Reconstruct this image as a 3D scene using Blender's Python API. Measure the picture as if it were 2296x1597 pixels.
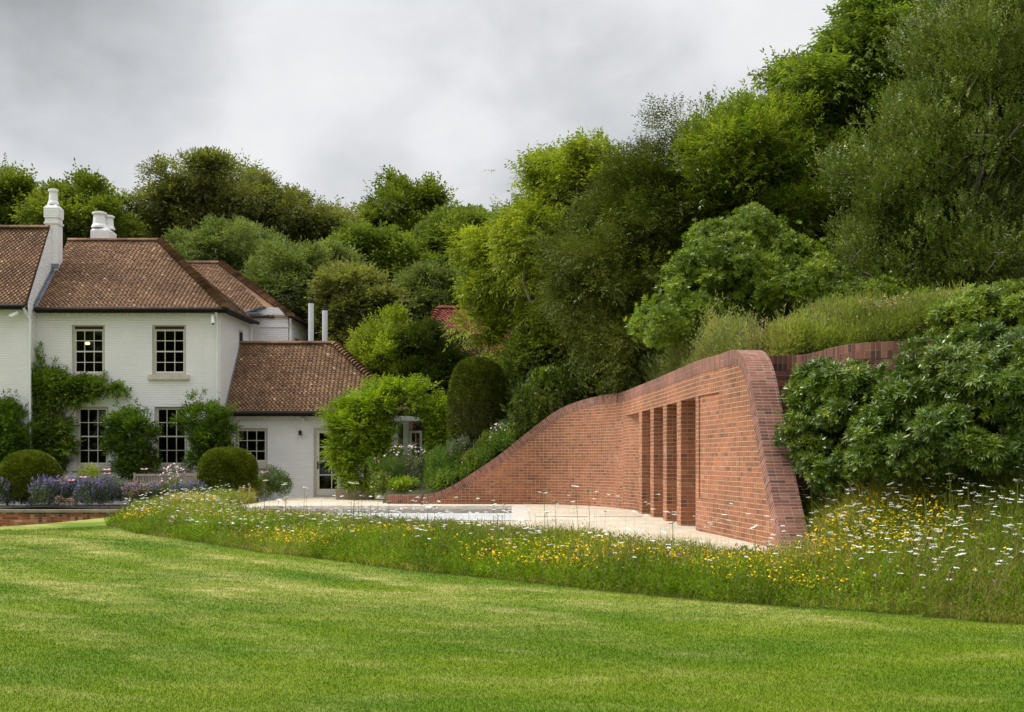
import bpy, math, random
import numpy as np
from mathutils import Vector
R = math.radians
for o in list(bpy.data.objects): bpy.data.objects.remove(o)
SC = bpy.context.scene
COL = SC.collection

# ------------------------------------------------------------------ camera
EYE = 1.6; F = 2700.0; CU = 1148.0; HV = 1031.5      # picture measured on a 2296 x 1597 grid
cam_d = bpy.data.cameras.new("camera"); cam = bpy.data.objects.new("camera", cam_d); COL.objects.link(cam)
cam.location = (0, 0, EYE); cam.rotation_euler = (R(90), 0, 0)
cam_d.sensor_width = 36; cam_d.lens = F / 2296 * 36
cam_d.shift_y = (HV - 798.5) / 2296
cam_d.clip_start = 0.1; cam_d.clip_end = 2000
SC.camera = cam

# ------------------------------------------------------------------ world, sun, exposure
SUN_EL, SUN_AZ = 52, 280          # azimuth clockwise from +Y: behind the camera, to its left
sd = Vector((math.sin(R(SUN_AZ)) * math.cos(R(SUN_EL)), math.cos(R(SUN_AZ)) * math.cos(R(SUN_EL)), math.sin(R(SUN_EL))))
sun_d = bpy.data.lights.new("sun", 'SUN'); sun = bpy.data.objects.new("sun", sun_d); COL.objects.link(sun)
sun_d.energy = 1.5; sun_d.angle = R(12); sun_d.color = (1.0, 0.965, 0.91)
sun.rotation_euler = sd.to_track_quat('Z', 'Y').to_euler(); sun.location = (0, 0, 60)

SC.view_settings.view_transform = 'Standard'; SC.view_settings.look = 'None'
SC.view_settings.gamma = 1.0; SC.view_settings.exposure = 0.58

W = bpy.data.worlds.new("World"); SC.world = W; W.use_nodes = True
wn = W.node_tree; wn.nodes.clear()
def N(tree, typ, **kw):
    n = tree.nodes.new(typ)
    for k, v in kw.items():
        if k.startswith('_'): setattr(n, k[1:], v)
    return n
def L(tree, a, b): tree.links.new(a, b)
class G:
    """small helper to write node graphs as expressions"""
    def __init__(s, tree): s.t = tree
    def put(s, sock, v):
        if isinstance(v, bpy.types.NodeSocket): s.t.links.new(v, sock)
        elif v is not None:
            if isinstance(v, (tuple, list)) and len(v) == 3 and sock.type == 'RGBA': v = (*v, 1)
            sock.default_value = v
    def m(s, op, a, b=None, c=None, clamp=False):
        n = s.t.nodes.new('ShaderNodeMath'); n.operation = op; n.use_clamp = clamp
        s.put(n.inputs[0], a)
        if b is not None: s.put(n.inputs[1], b)
        if c is not None: s.put(n.inputs[2], c)
        return n.outputs[0]
    def vm(s, op, a, b=None, scale=None):
        n = s.t.nodes.new('ShaderNodeVectorMath'); n.operation = op
        s.put(n.inputs[0], a)
        if b is not None: s.put(n.inputs[1], b)
        if scale is not None: s.put(n.inputs['Scale'], scale)
        return n.outputs['Value'] if op in ('DOT_PRODUCT', 'LENGTH') else n.outputs[0]
    def mix(s, f, a, b, blend='MIX'):
        n = s.t.nodes.new('ShaderNodeMix'); n.data_type = 'RGBA'; n.blend_type = blend
        s.put(n.inputs[0], f); s.put(n.inputs[6], a); s.put(n.inputs[7], b)
        return n.outputs[2]
    def noise(s, vec, scale, detail=2, rough=0.5, dist=0.0):
        n = s.t.nodes.new('ShaderNodeTexNoise'); n.inputs['Scale'].default_value = scale
        n.inputs['Detail'].default_value = detail; n.inputs['Roughness'].default_value = rough
        n.inputs['Distortion'].default_value = dist
        if vec is not None: s.put(n.inputs['Vector'], vec)
        return n.outputs[0]
    def mr(s, v, a, b, c=0.0, d=1.0, smooth=True):
        n = s.t.nodes.new('ShaderNodeMapRange'); n.interpolation_type = 'SMOOTHSTEP' if smooth else 'LINEAR'
        s.put(n.inputs[0], v)
        for i, q in enumerate((a, b, c, d)): s.put(n.inputs[i + 1], q)
        return n.outputs[0]
    def ramp(s, f, stops, const=False):
        n = s.t.nodes.new('ShaderNodeValToRGB'); s.put(n.inputs[0], f)
        cr = n.color_ramp
        if const: cr.interpolation = 'CONSTANT'
        while len(cr.elements) < len(stops): cr.elements.new(0.5)
        for e, (p, c) in zip(cr.elements, stops): e.position = p; e.color = (*c, 1)
        return n.outputs[0]
    def map(s, vec, scale=(1, 1, 1), loc=(0, 0, 0), rot=(0, 0, 0)):
        n = s.t.nodes.new('ShaderNodeMapping'); s.put(n.inputs['Vector'], vec)
        n.inputs['Location'].default_value = loc; n.inputs['Rotation'].default_value = rot; n.inputs['Scale'].default_value = scale
        return n.outputs[0]
    def sep(s, v):
        n = s.t.nodes.new('ShaderNodeSeparateXYZ'); s.put(n.inputs[0], v); return n.outputs
    def comb(s, x, y, z=0.0):
        n = s.t.nodes.new('ShaderNodeCombineXYZ'); s.put(n.inputs[0], x); s.put(n.inputs[1], y); s.put(n.inputs[2], z); return n.outputs[0]
    def attr(s, name):
        n = s.t.nodes.new('ShaderNodeAttribute'); n.attribute_name = name; return n

def world():
    g = G(wn)
    geo = N(wn, 'ShaderNodeTexCoord').outputs['Generated']
    x, y, z = g.sep(geo)[:3]
    zz = g.m('ADD', g.m('MAXIMUM', z, 0.0), 0.32)
    p = g.comb(g.m('DIVIDE', x, zz), g.m('DIVIDE', y, zz), 0.0)
    n1 = g.noise(g.map(geo, scale=(1.0, 1.0, 1.7), loc=(3.1, 1.7, 0.3)), 3.2, 7, 0.50, 0.35)
    n2 = g.noise(g.map(geo, scale=(1.0, 1.0, 1.5), loc=(9.1, 4.7, 2.0)), 9.0, 6, 0.55, 0.3)
    base = g.m('ADD', g.m('MULTIPLY', n1, 0.66), g.m('MULTIPLY', n2, 0.34))
    def patch(u, v, r):
        d = Vector(((u - CU) / F, 1, (HV - v) / F)).normalized()
        dn = g.vm('DOT_PRODUCT', g.vm('NORMALIZE', geo), tuple(d))
        return g.mr(dn, math.cos(r), 1.0)
    def add(b, p_, k): return g.m('MULTIPLY_ADD', p_, k, b)
    base = add(base, patch(90, 40, .17), -.27)
    base = add(base, patch(1330, 300, .14), -.035)
    base = add(base, patch(900, 420, .16), .05)
    base = add(base, patch(120, 300, .12), .12)
    base = add(base, patch(620, 110, .12), .07)
    base = add(base, patch(1030, 330, .05), .09)
    base = add(base, patch(1750, 60, .13), .05)
    cl = g.ramp(base, [(0.22, (.27, .275, .28)), (0.38, (.40, .41, .42)), (0.48, (.48, .487, .50)), (0.58, (.575, .58, .59)), (0.72, (.65, .65, .65))])
    up = g.mr(z, 0.40, 0.95, 1.0, 2.5)          # thinner, brighter cloud overhead
    sunny = g.mr(g.vm('DOT_PRODUCT', g.vm('NORMALIZE', geo), tuple(sd)), 0.80, 1.0, 0.0, 3.0)
    k = g.m('ADD', up, sunny)
    cl2 = g.vm('SCALE', cl, scale=k)
    sky = N(wn, 'ShaderNodeTexSky'); sky.sky_type = 'NISHITA'; sky.sun_disc = False
    sky.sun_elevation = R(SUN_EL); sky.sun_rotation = R(SUN_AZ)
    b1 = N(wn, 'ShaderNodeBackground'); b1.inputs[1].default_value = 0.06; L(wn, sky.outputs[0], b1.inputs[0])
    b2 = N(wn, 'ShaderNodeBackground'); b2.inputs[1].default_value = 1.0; L(wn, cl2, b2.inputs[0])
    mx = N(wn, 'ShaderNodeMixShader'); mx.inputs[0].default_value = 0.93
    L(wn, b1.outputs[0], mx.inputs[1]); L(wn, b2.outputs[0], mx.inputs[2])
    out = N(wn, 'ShaderNodeOutputWorld'); L(wn, mx.outputs[0], out.inputs[0])
world()

# ------------------------------------------------------------------ helpers
def P(u, v, D): return np.array([(u - CU) / F * D, D, EYE + (HV - v) / F * D])
def tag(o, label=None, cat=None, group=None, kind=None):
    if label: o["label"] = label
    if cat: o["category"] = cat
    if group: o["group"] = group
    if kind: o["kind"] = kind
    return o
def empty(name, loc, label, cat, group=None):
    o = bpy.data.objects.new(name, None); COL.objects.link(o); o.location = loc
    o.empty_display_size = 0.2
    return tag(o, label, cat, group)
def link(name, me, parent=None, mats=()):
    o = bpy.data.objects.new(name, me); COL.objects.link(o)
    for m in mats: me.materials.append(m)
    if parent is not None:
        o.parent = parent
        o.matrix_parent_inverse = parent_inv(parent)
    return o
def parent_inv(p):
    from mathutils import Matrix
    loc = Vector(p.location)
    q = p
    m = Matrix.Translation(-loc)
    if q.parent is not None:
        # parents hold a pure translation (children are built in world coordinates)
        return Matrix.Identity(4)
    return m

class MB:
    """collects verts/faces in world coordinates, links them as one mesh object"""
    def __init__(s): s.v = []; s.f = []; s.uv = {}; s.mi = []; s.tint = []; s.t = 0.5
    def vert(s, p): s.v.append(tuple(p)); s.tint.append(s.t); return len(s.v) - 1
    def face(s, pts, uv=None, mi=0):
        ids = [s.vert(p) for p in pts]
        s.f.append(ids); s.mi.append(mi)
        if uv is not None: s.uv[len(s.f) - 1] = uv
        return ids
    def box(s, a, b, mi=0, skip=()):
        x0, y0, z0 = a; x1, y1, z1 = b
        q = dict(front=[(x0,y0,z0),(x1,y0,z0),(x1,y0,z1),(x0,y0,z1)], back=[(x1,y1,z0),(x0,y1,z0),(x0,y1,z1),(x1,y1,z1)],
                 left=[(x0,y1,z0),(x0,y0,z0),(x0,y0,z1),(x0,y1,z1)], right=[(x1,y0,z0),(x1,y1,z0),(x1,y1,z1),(x1,y0,z1)],
                 top=[(x0,y0,z1),(x1,y0,z1),(x1,y1,z1),(x0,y1,z1)], bottom=[(x0,y1,z0),(x1,y1,z0),(x1,y0,z0),(x0,y0,z0)])
        for k, pts in q.items():
            if k not in skip: s.face(pts, mi=mi)
    def prism(s, poly, axis, a, b, mi=0):
        """poly in the two other axes, extruded along axis from a to b"""
        def pt(p, t):
            if axis == 'x': return (t, p[0], p[1])
            if axis == 'y': return (p[0], t, p[1])
            return (p[0], p[1], t)
        n = len(poly)
        s.face([pt(p, a) for p in poly], mi=mi); s.face([pt(p, b) for p in reversed(poly)], mi=mi)
        for i in range(n):
            p, q = poly[i], poly[(i + 1) % n]
            s.face([pt(p, a), pt(p, b), pt(q, b), pt(q, a)], mi=mi)
    def tube(s, pts, rad, n=6, mi=0, cap=True):
        pts = [Vector(p) for p in pts]
        if not hasattr(rad, '__len__'): rad = [rad] * len(pts)
        rings = []
        up = Vector((0.13, 0.31, 0.94)).normalized()
        for i, p in enumerate(pts):
            d = (pts[min(i + 1, len(pts) - 1)] - pts[max(i - 1, 0)]).normalized()
            a = d.cross(up)
            if a.length < 0.1: a = d.cross(Vector((1, 0, 0)))
            a.normalize(); b = d.cross(a)
            rings.append([s.vert(p + (a * math.cos(2 * math.pi * k / n) + b * math.sin(2 * math.pi * k / n)) * rad[i]) for k in range(n)])
        for r0, r1 in zip(rings, rings[1:]):
            for k in range(n): s.f.append([r0[k], r0[(k + 1) % n], r1[(k + 1) % n], r1[k]]); s.mi.append(mi)
        if cap:
            s.f.append(list(reversed(rings[0]))); s.mi.append(mi); s.f.append(list(rings[-1])); s.mi.append(mi)
    def lathe(s, c, prof, n=16, mi=0):
        """prof: list of (radius, z)"""
        rings = [[s.vert((c[0] + r * math.cos(2 * math.pi * k / n), c[1] + r * math.sin(2 * math.pi * k / n), c[2] + z)) for k in range(n)] for r, z in prof]
        for r0, r1 in zip(rings, rings[1:]):
            for k in range(n): s.f.append([r0[k], r0[(k + 1) % n], r1[(k + 1) % n], r1[k]]); s.mi.append(mi)
        s.f.append(list(rings[-1])); s.mi.append(mi)
    def build(s, name, mat, parent=None, smooth=False):
        me = bpy.data.meshes.new(name)
        me.from_pydata(s.v, [], s.f)
        mats = mat if isinstance(mat, (list, tuple)) else [mat]
        uvl = me.uv_layers.new(name="uv")
        co = s.v
        for pi, pol in enumerate(me.polygons):
            pol.material_index = s.mi[pi]; pol.use_smooth = smooth
            if pi in s.uv:
                for li, q in zip(pol.loop_indices, s.uv[pi]): uvl.data[li].uv = q
            else:
                n = pol.normal
                if abs(n.z) > 0.9:
                    for li in pol.loop_indices:
                        p = co[me.loops[li].vertex_index]; uvl.data[li].uv = (p[0], p[1])
                else:
                    h = math.hypot(n.x, n.y); tx, ty = -n.y / h, n.x / h
                    for li in pol.loop_indices:
                        p = co[me.loops[li].vertex_index]; uvl.data[li].uv = (p[0] * tx + p[1] * ty, p[2] / h)
        at = me.attributes.new('tint', 'FLOAT', 'POINT'); at.data.foreach_set('value', np.array(s.tint, dtype=np.float32))
        me.update()
        return link(name, me, parent, mats)

def np_mesh(name, verts, nper, tint, mat, parent=None, midx=None):
    """verts (N*nper,3): N faces of nper verts each"""
    me = bpy.data.meshes.new(name)
    nv = len(verts); nf = nv // nper
    me.vertices.add(nv); me.vertices.foreach_set('co', np.ascontiguousarray(verts, dtype=np.float32).ravel())
    me.loops.add(nv); me.loops.foreach_set('vertex_index', np.arange(nv, dtype=np.int32))
    me.polygons.add(nf); me.polygons.foreach_set('loop_start', np.arange(0, nv, nper, dtype=np.int32))
    mats = mat if isinstance(mat, (list, tuple)) else [mat]
    for m in mats: me.materials.append(m)
    if midx is not None: me.polygons.foreach_set('material_index', np.asarray(midx, dtype=np.int32))
    at = me.attributes.new('tint', 'FLOAT', 'POINT'); at.data.foreach_set('value', np.repeat(np.asarray(tint, dtype=np.float32), nper))
    me.update(calc_edges=True)
    return link(name, me, parent)

def smooth01(x, a, b):
    t = np.clip((np.asarray(x, dtype=float) - a) / (b - a), 0, 1); return t * t * (3 - 2 * t)

# ------------------------------------------------------------------ materials
def newmat(name):
    m = bpy.data.materials.new(name); m.use_nodes = True; t = m.node_tree; t.nodes.clear()
    out = t.nodes.new('ShaderNodeOutputMaterial'); b = t.nodes.new('ShaderNodeBsdfPrincipled')
    t.links.new(b.outputs[0], out.inputs[0])
    return m, G(t), b, out
def plain(name, col, rough=0.6, spec=0.4, metal=0.0, var=0.12, vs=3.0, bump=0.0, bs=40):
    m, g, b, out = newmat(name)
    co = N(m.node_tree, 'ShaderNodeTexCoord').outputs['Object']
    n = g.noise(co, vs, 5, 0.6)
    k = g.mr(n, 0.3, 0.7, 1 - var, 1 + var)
    g.put(b.inputs['Base Color'], g.vm('SCALE', col, scale=k))
    b.inputs['Roughness'].default_value = rough; b.inputs['Metallic'].default_value = metal
    b.inputs['Specular IOR Level'].default_value = spec
    if bump:
        bn = N(m.node_tree, 'ShaderNodeBump'); bn.inputs['Distance'].default_value = bump
        L(m.node_tree, g.noise(co, bs, 4, 0.6), bn.inputs['Height']); L(m.node_tree, bn.outputs[0], b.inputs['Normal'])
    return m
def cells(g, uv, w, h, mort, stagger=0.5, wob=0.0):
    """brick-like cells in a uv plane: returns (per-cell random, second random, joint mask, row)"""
    if wob:
        nz = g.noise(uv, 3.0, 2)
        uv = g.vm('ADD', uv, g.vm('SCALE', g.comb(g.m('SUBTRACT', nz, .5), g.m('SUBTRACT', g.noise(g.map(uv, loc=(7, 3, 0)), 5.0, 2), .5)), scale=wob))
    x, y = g.sep(uv)[:2]
    r = g.m('DIVIDE', y, h); row = g.m('FLOOR', r); fy = g.m('SUBTRACT', r, row)
    c = g.m('MULTIPLY_ADD', g.m('MODULO', g.m('ABSOLUTE', row), 2.0), stagger, g.m('DIVIDE', x, w))
    col = g.m('FLOOR', c); fx = g.m('SUBTRACT', c, col)
    wn_ = g.t.nodes.new('ShaderNodeTexWhiteNoise'); wn_.noise_dimensions = '2D'; g.put(wn_.inputs['Vector'], g.comb(col, row))
    # joint distance
    jx = g.m('MULTIPLY', g.m('SUBTRACT', 0.5, g.m('ABSOLUTE', g.m('SUBTRACT', fx, .5))), w * 1.7)
    jy = g.m('MULTIPLY', g.m('SUBTRACT', 0.5, g.m('ABSOLUTE', g.m('SUBTRACT', fy, .5))), h)
    j = g.mr(g.m('MINIMUM', jx, jy), mort * .35, mort * .65)      # 0 in joint, 1 on brick
    cs = g.sep(wn_.outputs['Color'])
    return wn_.outputs['Value'], cs[1], j, (fx, fy, jy)
def brick(name, stops, mortar, mort=0.011, w=0.225, h=0.075, blotch=0.25, dark=1.0, eff=0.0):
    m, g, b, out = newmat(name)
    uv = N(m.node_tree, 'ShaderNodeUVMap'); uv.uv_map = 'uv'; uv = uv.outputs[0]
    v, v2, j, _ = cells(g, uv, w, h, mort, 0.5, 0.006)
    # alternate long and short bricks: some stretchers read as two headers
    v3, v4, j2, _ = cells(g, uv, w / 2, h, mort, 1.0, 0.006)
    hd = g.m('GREATER_THAN', v2, 0.38)
    j = g.m('MINIMUM', j, g.m('MAXIMUM', j2, g.m('SUBTRACT', 1.0, hd)))
    v = g.m('ADD', g.m('MULTIPLY', v, g.m('SUBTRACT', 1.0, hd)), g.m('MULTIPLY', v3, hd))
    c = g.ramp(v, stops)
    co = N(m.node_tree, 'ShaderNodeTexCoord').outputs['Object']
    big = g.mr(g.noise(co, 0.55, 4, .6), 0.3, 0.7, 1 - blotch, 1 + blotch)
    fine = g.mr(g.noise(co, 60, 4, .65), 0.3, 0.7, 0.86, 1.12)
    c = g.vm('SCALE', c, scale=g.m('MULTIPLY', big, fine))
    dirt = g.mr(g.noise(g.map(co, scale=(1.6, 1.6, .5), loc=(5, 2, 1)), 1.5, 6, .7), .50, .76, 1.0, .68); c = g.vm('SCALE', c, scale=dirt)
    if eff:      # lime bloom on the fresh brickwork
        e = g.mr(g.noise(g.map(co, scale=(1, 1, 1.6)), 1.3, 6, .7), 0.56, 0.74, 0, eff)
        c = g.mix(e, c, (.55, .44, .38))
    mc = g.vm('SCALE', mortar, scale=g.mr(g.noise(co, 9, 3, .6), .3, .7, .8, 1.15))
    c = g.mix(j, mc, c)
    g.put(b.inputs['Base Color'], c); b.inputs['Roughness'].default_value = .88; b.inputs['Specular IOR Level'].default_value = .25
    bn = N(m.node_tree, 'ShaderNodeBump'); bn.inputs['Distance'].default_value = 0.006
    hgt = g.m('MULTIPLY_ADD', g.noise(co, 45, 4, .7), .35, g.m('MULTIPLY_ADD', v4, .35, j))
    L(m.node_tree, hgt, bn.inputs['Height']); L(m.node_tree, bn.outputs[0], b.inputs['Normal'])
    return m
def leafmat(name, stops, trans=0.3, rough=0.5, spec=0.22, tcol=None, cs=1.2, cvar=0.25):
    """stops over the per-leaf tint"""
    m, g, b, out = newmat(name)
    tint = g.attr('tint').outputs['Fac']
    c = g.ramp(tint, stops)
    co = N(m.node_tree, 'ShaderNodeTexCoord').outputs['Object']
    c = g.vm('SCALE', c, scale=g.mr(g.noise(co, cs, 3, .6), .3, .7, 1 - cvar, 1 + cvar))
    g.put(b.inputs['Base Color'], c); b.inputs['Roughness'].default_value = rough; b.inputs['Specular IOR Level'].default_value = spec
    trans = trans * 1.35
    if trans:
        tr = N(m.node_tree, 'ShaderNodeBsdfTranslucent')
        g.put(tr.inputs[0], g.mix(1.0, c, tcol or (1.0, 1.0, .45), 'MULTIPLY') if tcol is not None else g.mix(1.0, c, (1.25, 1.3, .5), 'MULTIPLY'))
        mx = N(m.node_tree, 'ShaderNodeMixShader'); mx.inputs[0].default_value = trans
        L(m.node_tree, b.outputs[0], mx.inputs[1]); L(m.node_tree, tr.outputs[0], mx.inputs[2]); L(m.node_tree, mx.outputs[0], out.inputs[0])
    return m

M = {}
BR = [(0.0, (.19, .09, .065)), (.05, (.26, .11, .07)), (.20, (.315, .127, .073)), (.55, (.355, .140, .078)), (.86, (.40, .166, .096)), (.95, (.40, .135, .05)), (1, (.40, .22, .14))]
M['brick'] = brick('red_brick', BR, (.52, .37, .22), mort=.0125, eff=0.3)
M['cap_brick'] = brick('cap_brick', [(0.0, (.13, .065, .06)), (.2, (.22, .09, .066)), (.6, (.28, .112, .08)), (1, (.34, .15, .11))], (.46, .36, .27), mort=.009, h=.054, eff=0.15)
M['old_brick'] = brick('old_brick', [(0, (.12, .05, .04)), (.4, (.30, .08, .04)), (.8, (.42, .12, .06)), (1, (.5, .3, .22))], (.30, .25, .20), blotch=.4)
def painted():
    m, g, b, out = newmat('white_painted_brick')
    uv = N(m.node_tree, 'ShaderNodeUVMap'); uv.uv_map = 'uv'; uv = uv.outputs[0]
    v, v2, j, _ = cells(g, uv, .225, .075, .016, 0.5, 0.012)
    co = N(m.node_tree, 'ShaderNodeTexCoord').outputs['Object']
    k = g.mr(g.noise(co, .5, 5, .65), .3, .7, .95, 1.02)
    k = g.m('MULTIPLY', k, g.mr(j, 0, 1, .93, 1.0, False))
    k = g.m('MULTIPLY', k, g.mr(v, 0, 1, .97, 1.0, False))
    c = g.vm('SCALE', (.88, .86, .86), scale=k)
    st = g.mr(g.noise(g.map(co, scale=(2.5, 2.5, .35)), 1.4, 6, .7), .55, .78, 0, .35)
    c = g.mix(st, c, (.58, .56, .48))
    g.put(b.inputs['Base Color'], c); b.inputs['Roughness'].default_value = .55
    bn = N(m.node_tree, 'ShaderNodeBump'); bn.inputs['Distance'].default_value = 0.012; bn.inputs['Strength'].default_value = .8
    L(m.node_tree, g.m('MULTIPLY_ADD', v2, .6, g.m('MULTIPLY_ADD', g.noise(co, 22, 4, .6), .4, j)), bn.inputs['Height']); L(m.node_tree, bn.outputs[0], b.inputs['Normal'])
    return m
M['white_brick'] = painted()
def tilemat(name, stops, lich=.3):
    m, g, b, out = newmat(name)
    c = g.ramp(g.attr('tint').outputs['Fac'], stops)
    co = N(m.node_tree, 'ShaderNodeTexCoord').outputs['Object']
    c = g.vm('SCALE', c, scale=g.m('MULTIPLY', g.mr(g.noise(co, .7, 5, .65), .3, .7, .72, 1.2), g.mr(g.noise(co, 40, 3, .6), .3, .7, .8, 1.2)))
    li = g.mr(g.noise(g.map(co, loc=(4, 4, 4)), 9, 5, .7), .66, .74, 0, lich)
    c = g.mix(li, c, (.5, .46, .34))
    g.put(b.inputs['Base Color'], c); b.inputs['Roughness'].default_value = .9; b.inputs['Specular IOR Level'].default_value = .2
    return m
M['tile'] = tilemat('clay_tile', [(0, (.085, .050, .034)), (.3, (.175, .100, .056)), (.6, (.245, .142, .078)), (.85, (.33, .20, .115)), (1, (.48, .33, .22))])
M['tile_red'] = tilemat('red_clay_tile', [(0, (.09, .03, .025)), (.4, (.22, .06, .04)), (.8, (.36, .10, .06)), (1, (.45, .2, .12))])
M['white_paint'] = plain('white_paint', (.80, .80, .78), .45, var=.04)
M['render_white'] = plain('white_render', (.78, .79, .80), .6, var=.05)
M['frame'] = plain('stone_coloured_paint', (.50, .46, .39), .5, var=.04)
M['sash'] = plain('sash_paint', (.68, .65, .57), .45, var=.04)
M['stone'] = plain('limestone', (.55, .50, .43), .8, var=.12, vs=6, bump=.003)
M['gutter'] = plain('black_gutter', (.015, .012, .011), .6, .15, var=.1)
M['shaded_brown_brick'] = brick('shaded_red_brown_brick', [(0.0, (.07, .04, .035)), (.3, (.13, .055, .04)), (.7, (.19, .075, .05)), (1, (.25, .11, .075))], (.27, .20, .14), mort=.009)  # browner brick, with the shade of the rhododendrons also put into its colour
M['lead'] = plain('lead', (.16, .18, .22), .5, var=.2)
M['grey_pipe'] = plain('white_flue', (.66, .68, .71), .35, var=.04)
M['black'] = plain('black_metal', (.02, .02, .02), .5)
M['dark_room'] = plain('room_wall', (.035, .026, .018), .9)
M['wood_grey'] = plain('weathered_oak', (.06, .052, .048), .8, var=.3, vs=8, bump=.004)
M['teak'] = plain('weathered_teak', (.46, .37, .30), .8, var=.2, vs=8)
M['planter'] = plain('taupe_metal', (.31, .25, .185), .6, var=.06)
M['soil'] = plain('soil', (.05, .035, .022), .95, var=.3, vs=4, bump=.03, bs=12)
M['bark'] = plain('bark', (.11, .085, .062), .9, var=.35, vs=7, bump=.01, bs=30)
M['bark_grey'] = plain('grey_bark', (.27, .235, .19), .9, var=.3, vs=7, bump=.006, bs=30)
M['wall_stone'] = plain('brown_coping_stone', (.27, .23, .17), .85, var=.2, vs=5)
M['cover'] = plain('pool_cover', (.72, .73, .74), .35, var=.03)
def paving():
    m, g, b, out = newmat('limestone_paving')
    uv = N(m.node_tree, 'ShaderNodeUVMap'); uv.uv_map = 'uv'; uv = uv.outputs[0]
    v, v2, j, _ = cells(g, uv, .9, .6, .022, .5)
    co = N(m.node_tree, 'ShaderNodeTexCoord').outputs['Object']
    k = g.m('MULTIPLY', g.mr(v, 0, 1, .90, 1.05, False), g.mr(g.noise(co, 1.3, 6, .65), .3, .7, .86, 1.1))
    st_ = g.mr(g.noise(co, .9, 6, .7), .52, .74, 0, .35); k = g.m('MULTIPLY', k, g.m('SUBTRACT', 1.0, st_))
    c = g.vm('SCALE', (.62, .52, .385), scale=k)
    c = g.mix(j, (.40, .33, .26), c)
    g.put(b.inputs['Base Color'], c); b.inputs['Roughness'].default_value = .8
    return m
M['paving'] = paving()
def glass():
    m, g, b, out = newmat('window_glass')
    t = m.node_tree
    tr = N(t, 'ShaderNodeBsdfTransparent'); tr.inputs[0].default_value = (.86, .88, .87, 1)
    gl = N(t, 'ShaderNodeBsdfGlossy'); gl.inputs['Roughness'].default_value = .02; gl.inputs[0].default_value = (1, 1, 1, 1)
    co = N(t, 'ShaderNodeTexCoord').outputs['Object']
    bn = N(t, 'ShaderNodeBump'); bn.inputs['Distance'].default_value = .004; bn.inputs['Strength'].default_value = .2
    L(t, g.noise(co, 1.6, 1), bn.inputs['Height']); L(t, bn.outputs[0], gl.inputs['Normal'])
    fr = N(t, 'ShaderNodeFresnel'); fr.inputs[0].default_value = 1.5
    mx = N(t, 'ShaderNodeMixShader'); L(t, fr.outputs[0], mx.inputs[0]); L(t, tr.outputs[0], mx.inputs[1]); L(t, gl.outputs[0], mx.inputs[2]); L(t, mx.outputs[0], out.inputs[0])
    return m
M['glass'] = glass()
def emis():
    m, g, b, out = newmat('lit_bulb')
    b.inputs['Base Color'].default_value = (1, .7, .3, 1); b.inputs['Emission Color'].default_value = (1, .55, .2, 1); b.inputs['Emission Strength'].default_value = 3.2
    return m
M['bulb'] = emis()
# ------------------------------------------------------------------ plan of the curved wall
def catmull(pts, step=0.12):
    pts = [np.array(p, float) for p in pts]
    pp = [2 * pts[0] - pts[1]] + pts + [2 * pts[-1] - pts[-2]]
    out = []
    for i in range(1, len(pp) - 2):
        p0, p1, p2, p3 = pp[i - 1:i + 3]
        n = max(2, int(np.linalg.norm(p2 - p1) / step))
        for k in range(n):
            t = k / n
            out.append(0.5 * ((2 * p1) + (-p0 + p2) * t + (2 * p0 - 5 * p1 + 4 * p2 - p3) * t * t + (-p0 + 3 * p1 - 3 * p2 + p3) * t ** 3))
    out.append(pts[-1]); return np.array(out)
WP = catmull([(-3.4, 32.9), (-2, 32.8), (0, 32.72), (1.0, 32.5), (1.82, 31.8), (2.3, 31.0), (2.62, 30.1), (2.76, 29.2), (2.88, 27), (3.02, 23.8), (3.14, 20.6), (3.27, 19.4), (3.42, 17.9), (3.52, 16.9), (3.60, 16.0), (3.68, 15.0)])
WS = np.concatenate([[0], np.cumsum(np.linalg.norm(np.diff(WP, axis=0), axis=1))])
def s_of_y(y): return float(np.interp(-y, -WP[:, 1], WS))
def s_of_x(x):
    k = WP[:, 0] < 2.5; return float(np.interp(x, WP[k, 0], WS[k]))
def wp(s):
    p = np.array([np.interp(s, WS, WP[:, 0]), np.interp(s, WS, WP[:, 1])])
    e = .05; a = np.array([np.interp(s - e, WS, WP[:, 0]), np.interp(s - e, WS, WP[:, 1])]); b = np.array([np.interp(s + e, WS, WP[:, 0]), np.interp(s + e, WS, WP[:, 1])])
    t = (b - a) / (np.linalg.norm(b - a) + 1e-9)
    return p, t, np.array([-t[1], t[0]])       # point, tangent, normal pointing to the hill side
TZ = 0.4
prof = [(s_of_x(-3.4), .64), (s_of_x(-2.6), .64), (s_of_x(-2.24), .67), (s_of_x(-1.94), .76), (s_of_x(-1.5), .97), (s_of_x(-1.07), 1.25), (s_of_x(-.54), 1.60), (s_of_x(-.19), 1.86),
        (s_of_x(.23), 2.20), (s_of_x(.9), 2.72), (s_of_x(1.35), 3.0), (s_of_y(31.75), 3.18), (s_of_y(31.0), 3.26), (s_of_y(30.0), 3.27), (s_of_y(28), 3.28), (s_of_y(24), 3.28), (s_of_y(20), 3.28), (s_of_y(18.9), 3.28)]
s0 = s_of_y(18.45)
prof += [(s0, 3.28), (s0 + .32, 3.25), (s0 + .58, 3.16), (s0 + .80, 3.0), (s0 + 1.0, 2.76), (s0 + 1.2, 2.42), (s0 + 1.45, 1.98), (s0 + 1.75, 1.48), (s0 + 2.1, .96), (s0 + 2.4, .55), (s0 + 2.7, .15), (s0 + 2.95, -.2)]
PR = catmull(prof, 0.1)                       # (s, z) of the outer profile
_k = np.concatenate([[True], np.diff(PR[:, 0]) > 0.002]); PR = PR[_k]
def ztop(s): return float(np.interp(s, PR[:, 0], PR[:, 1]))
T_W = 0.38
S_OPEN0 = s_of_y(29.55)
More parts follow.
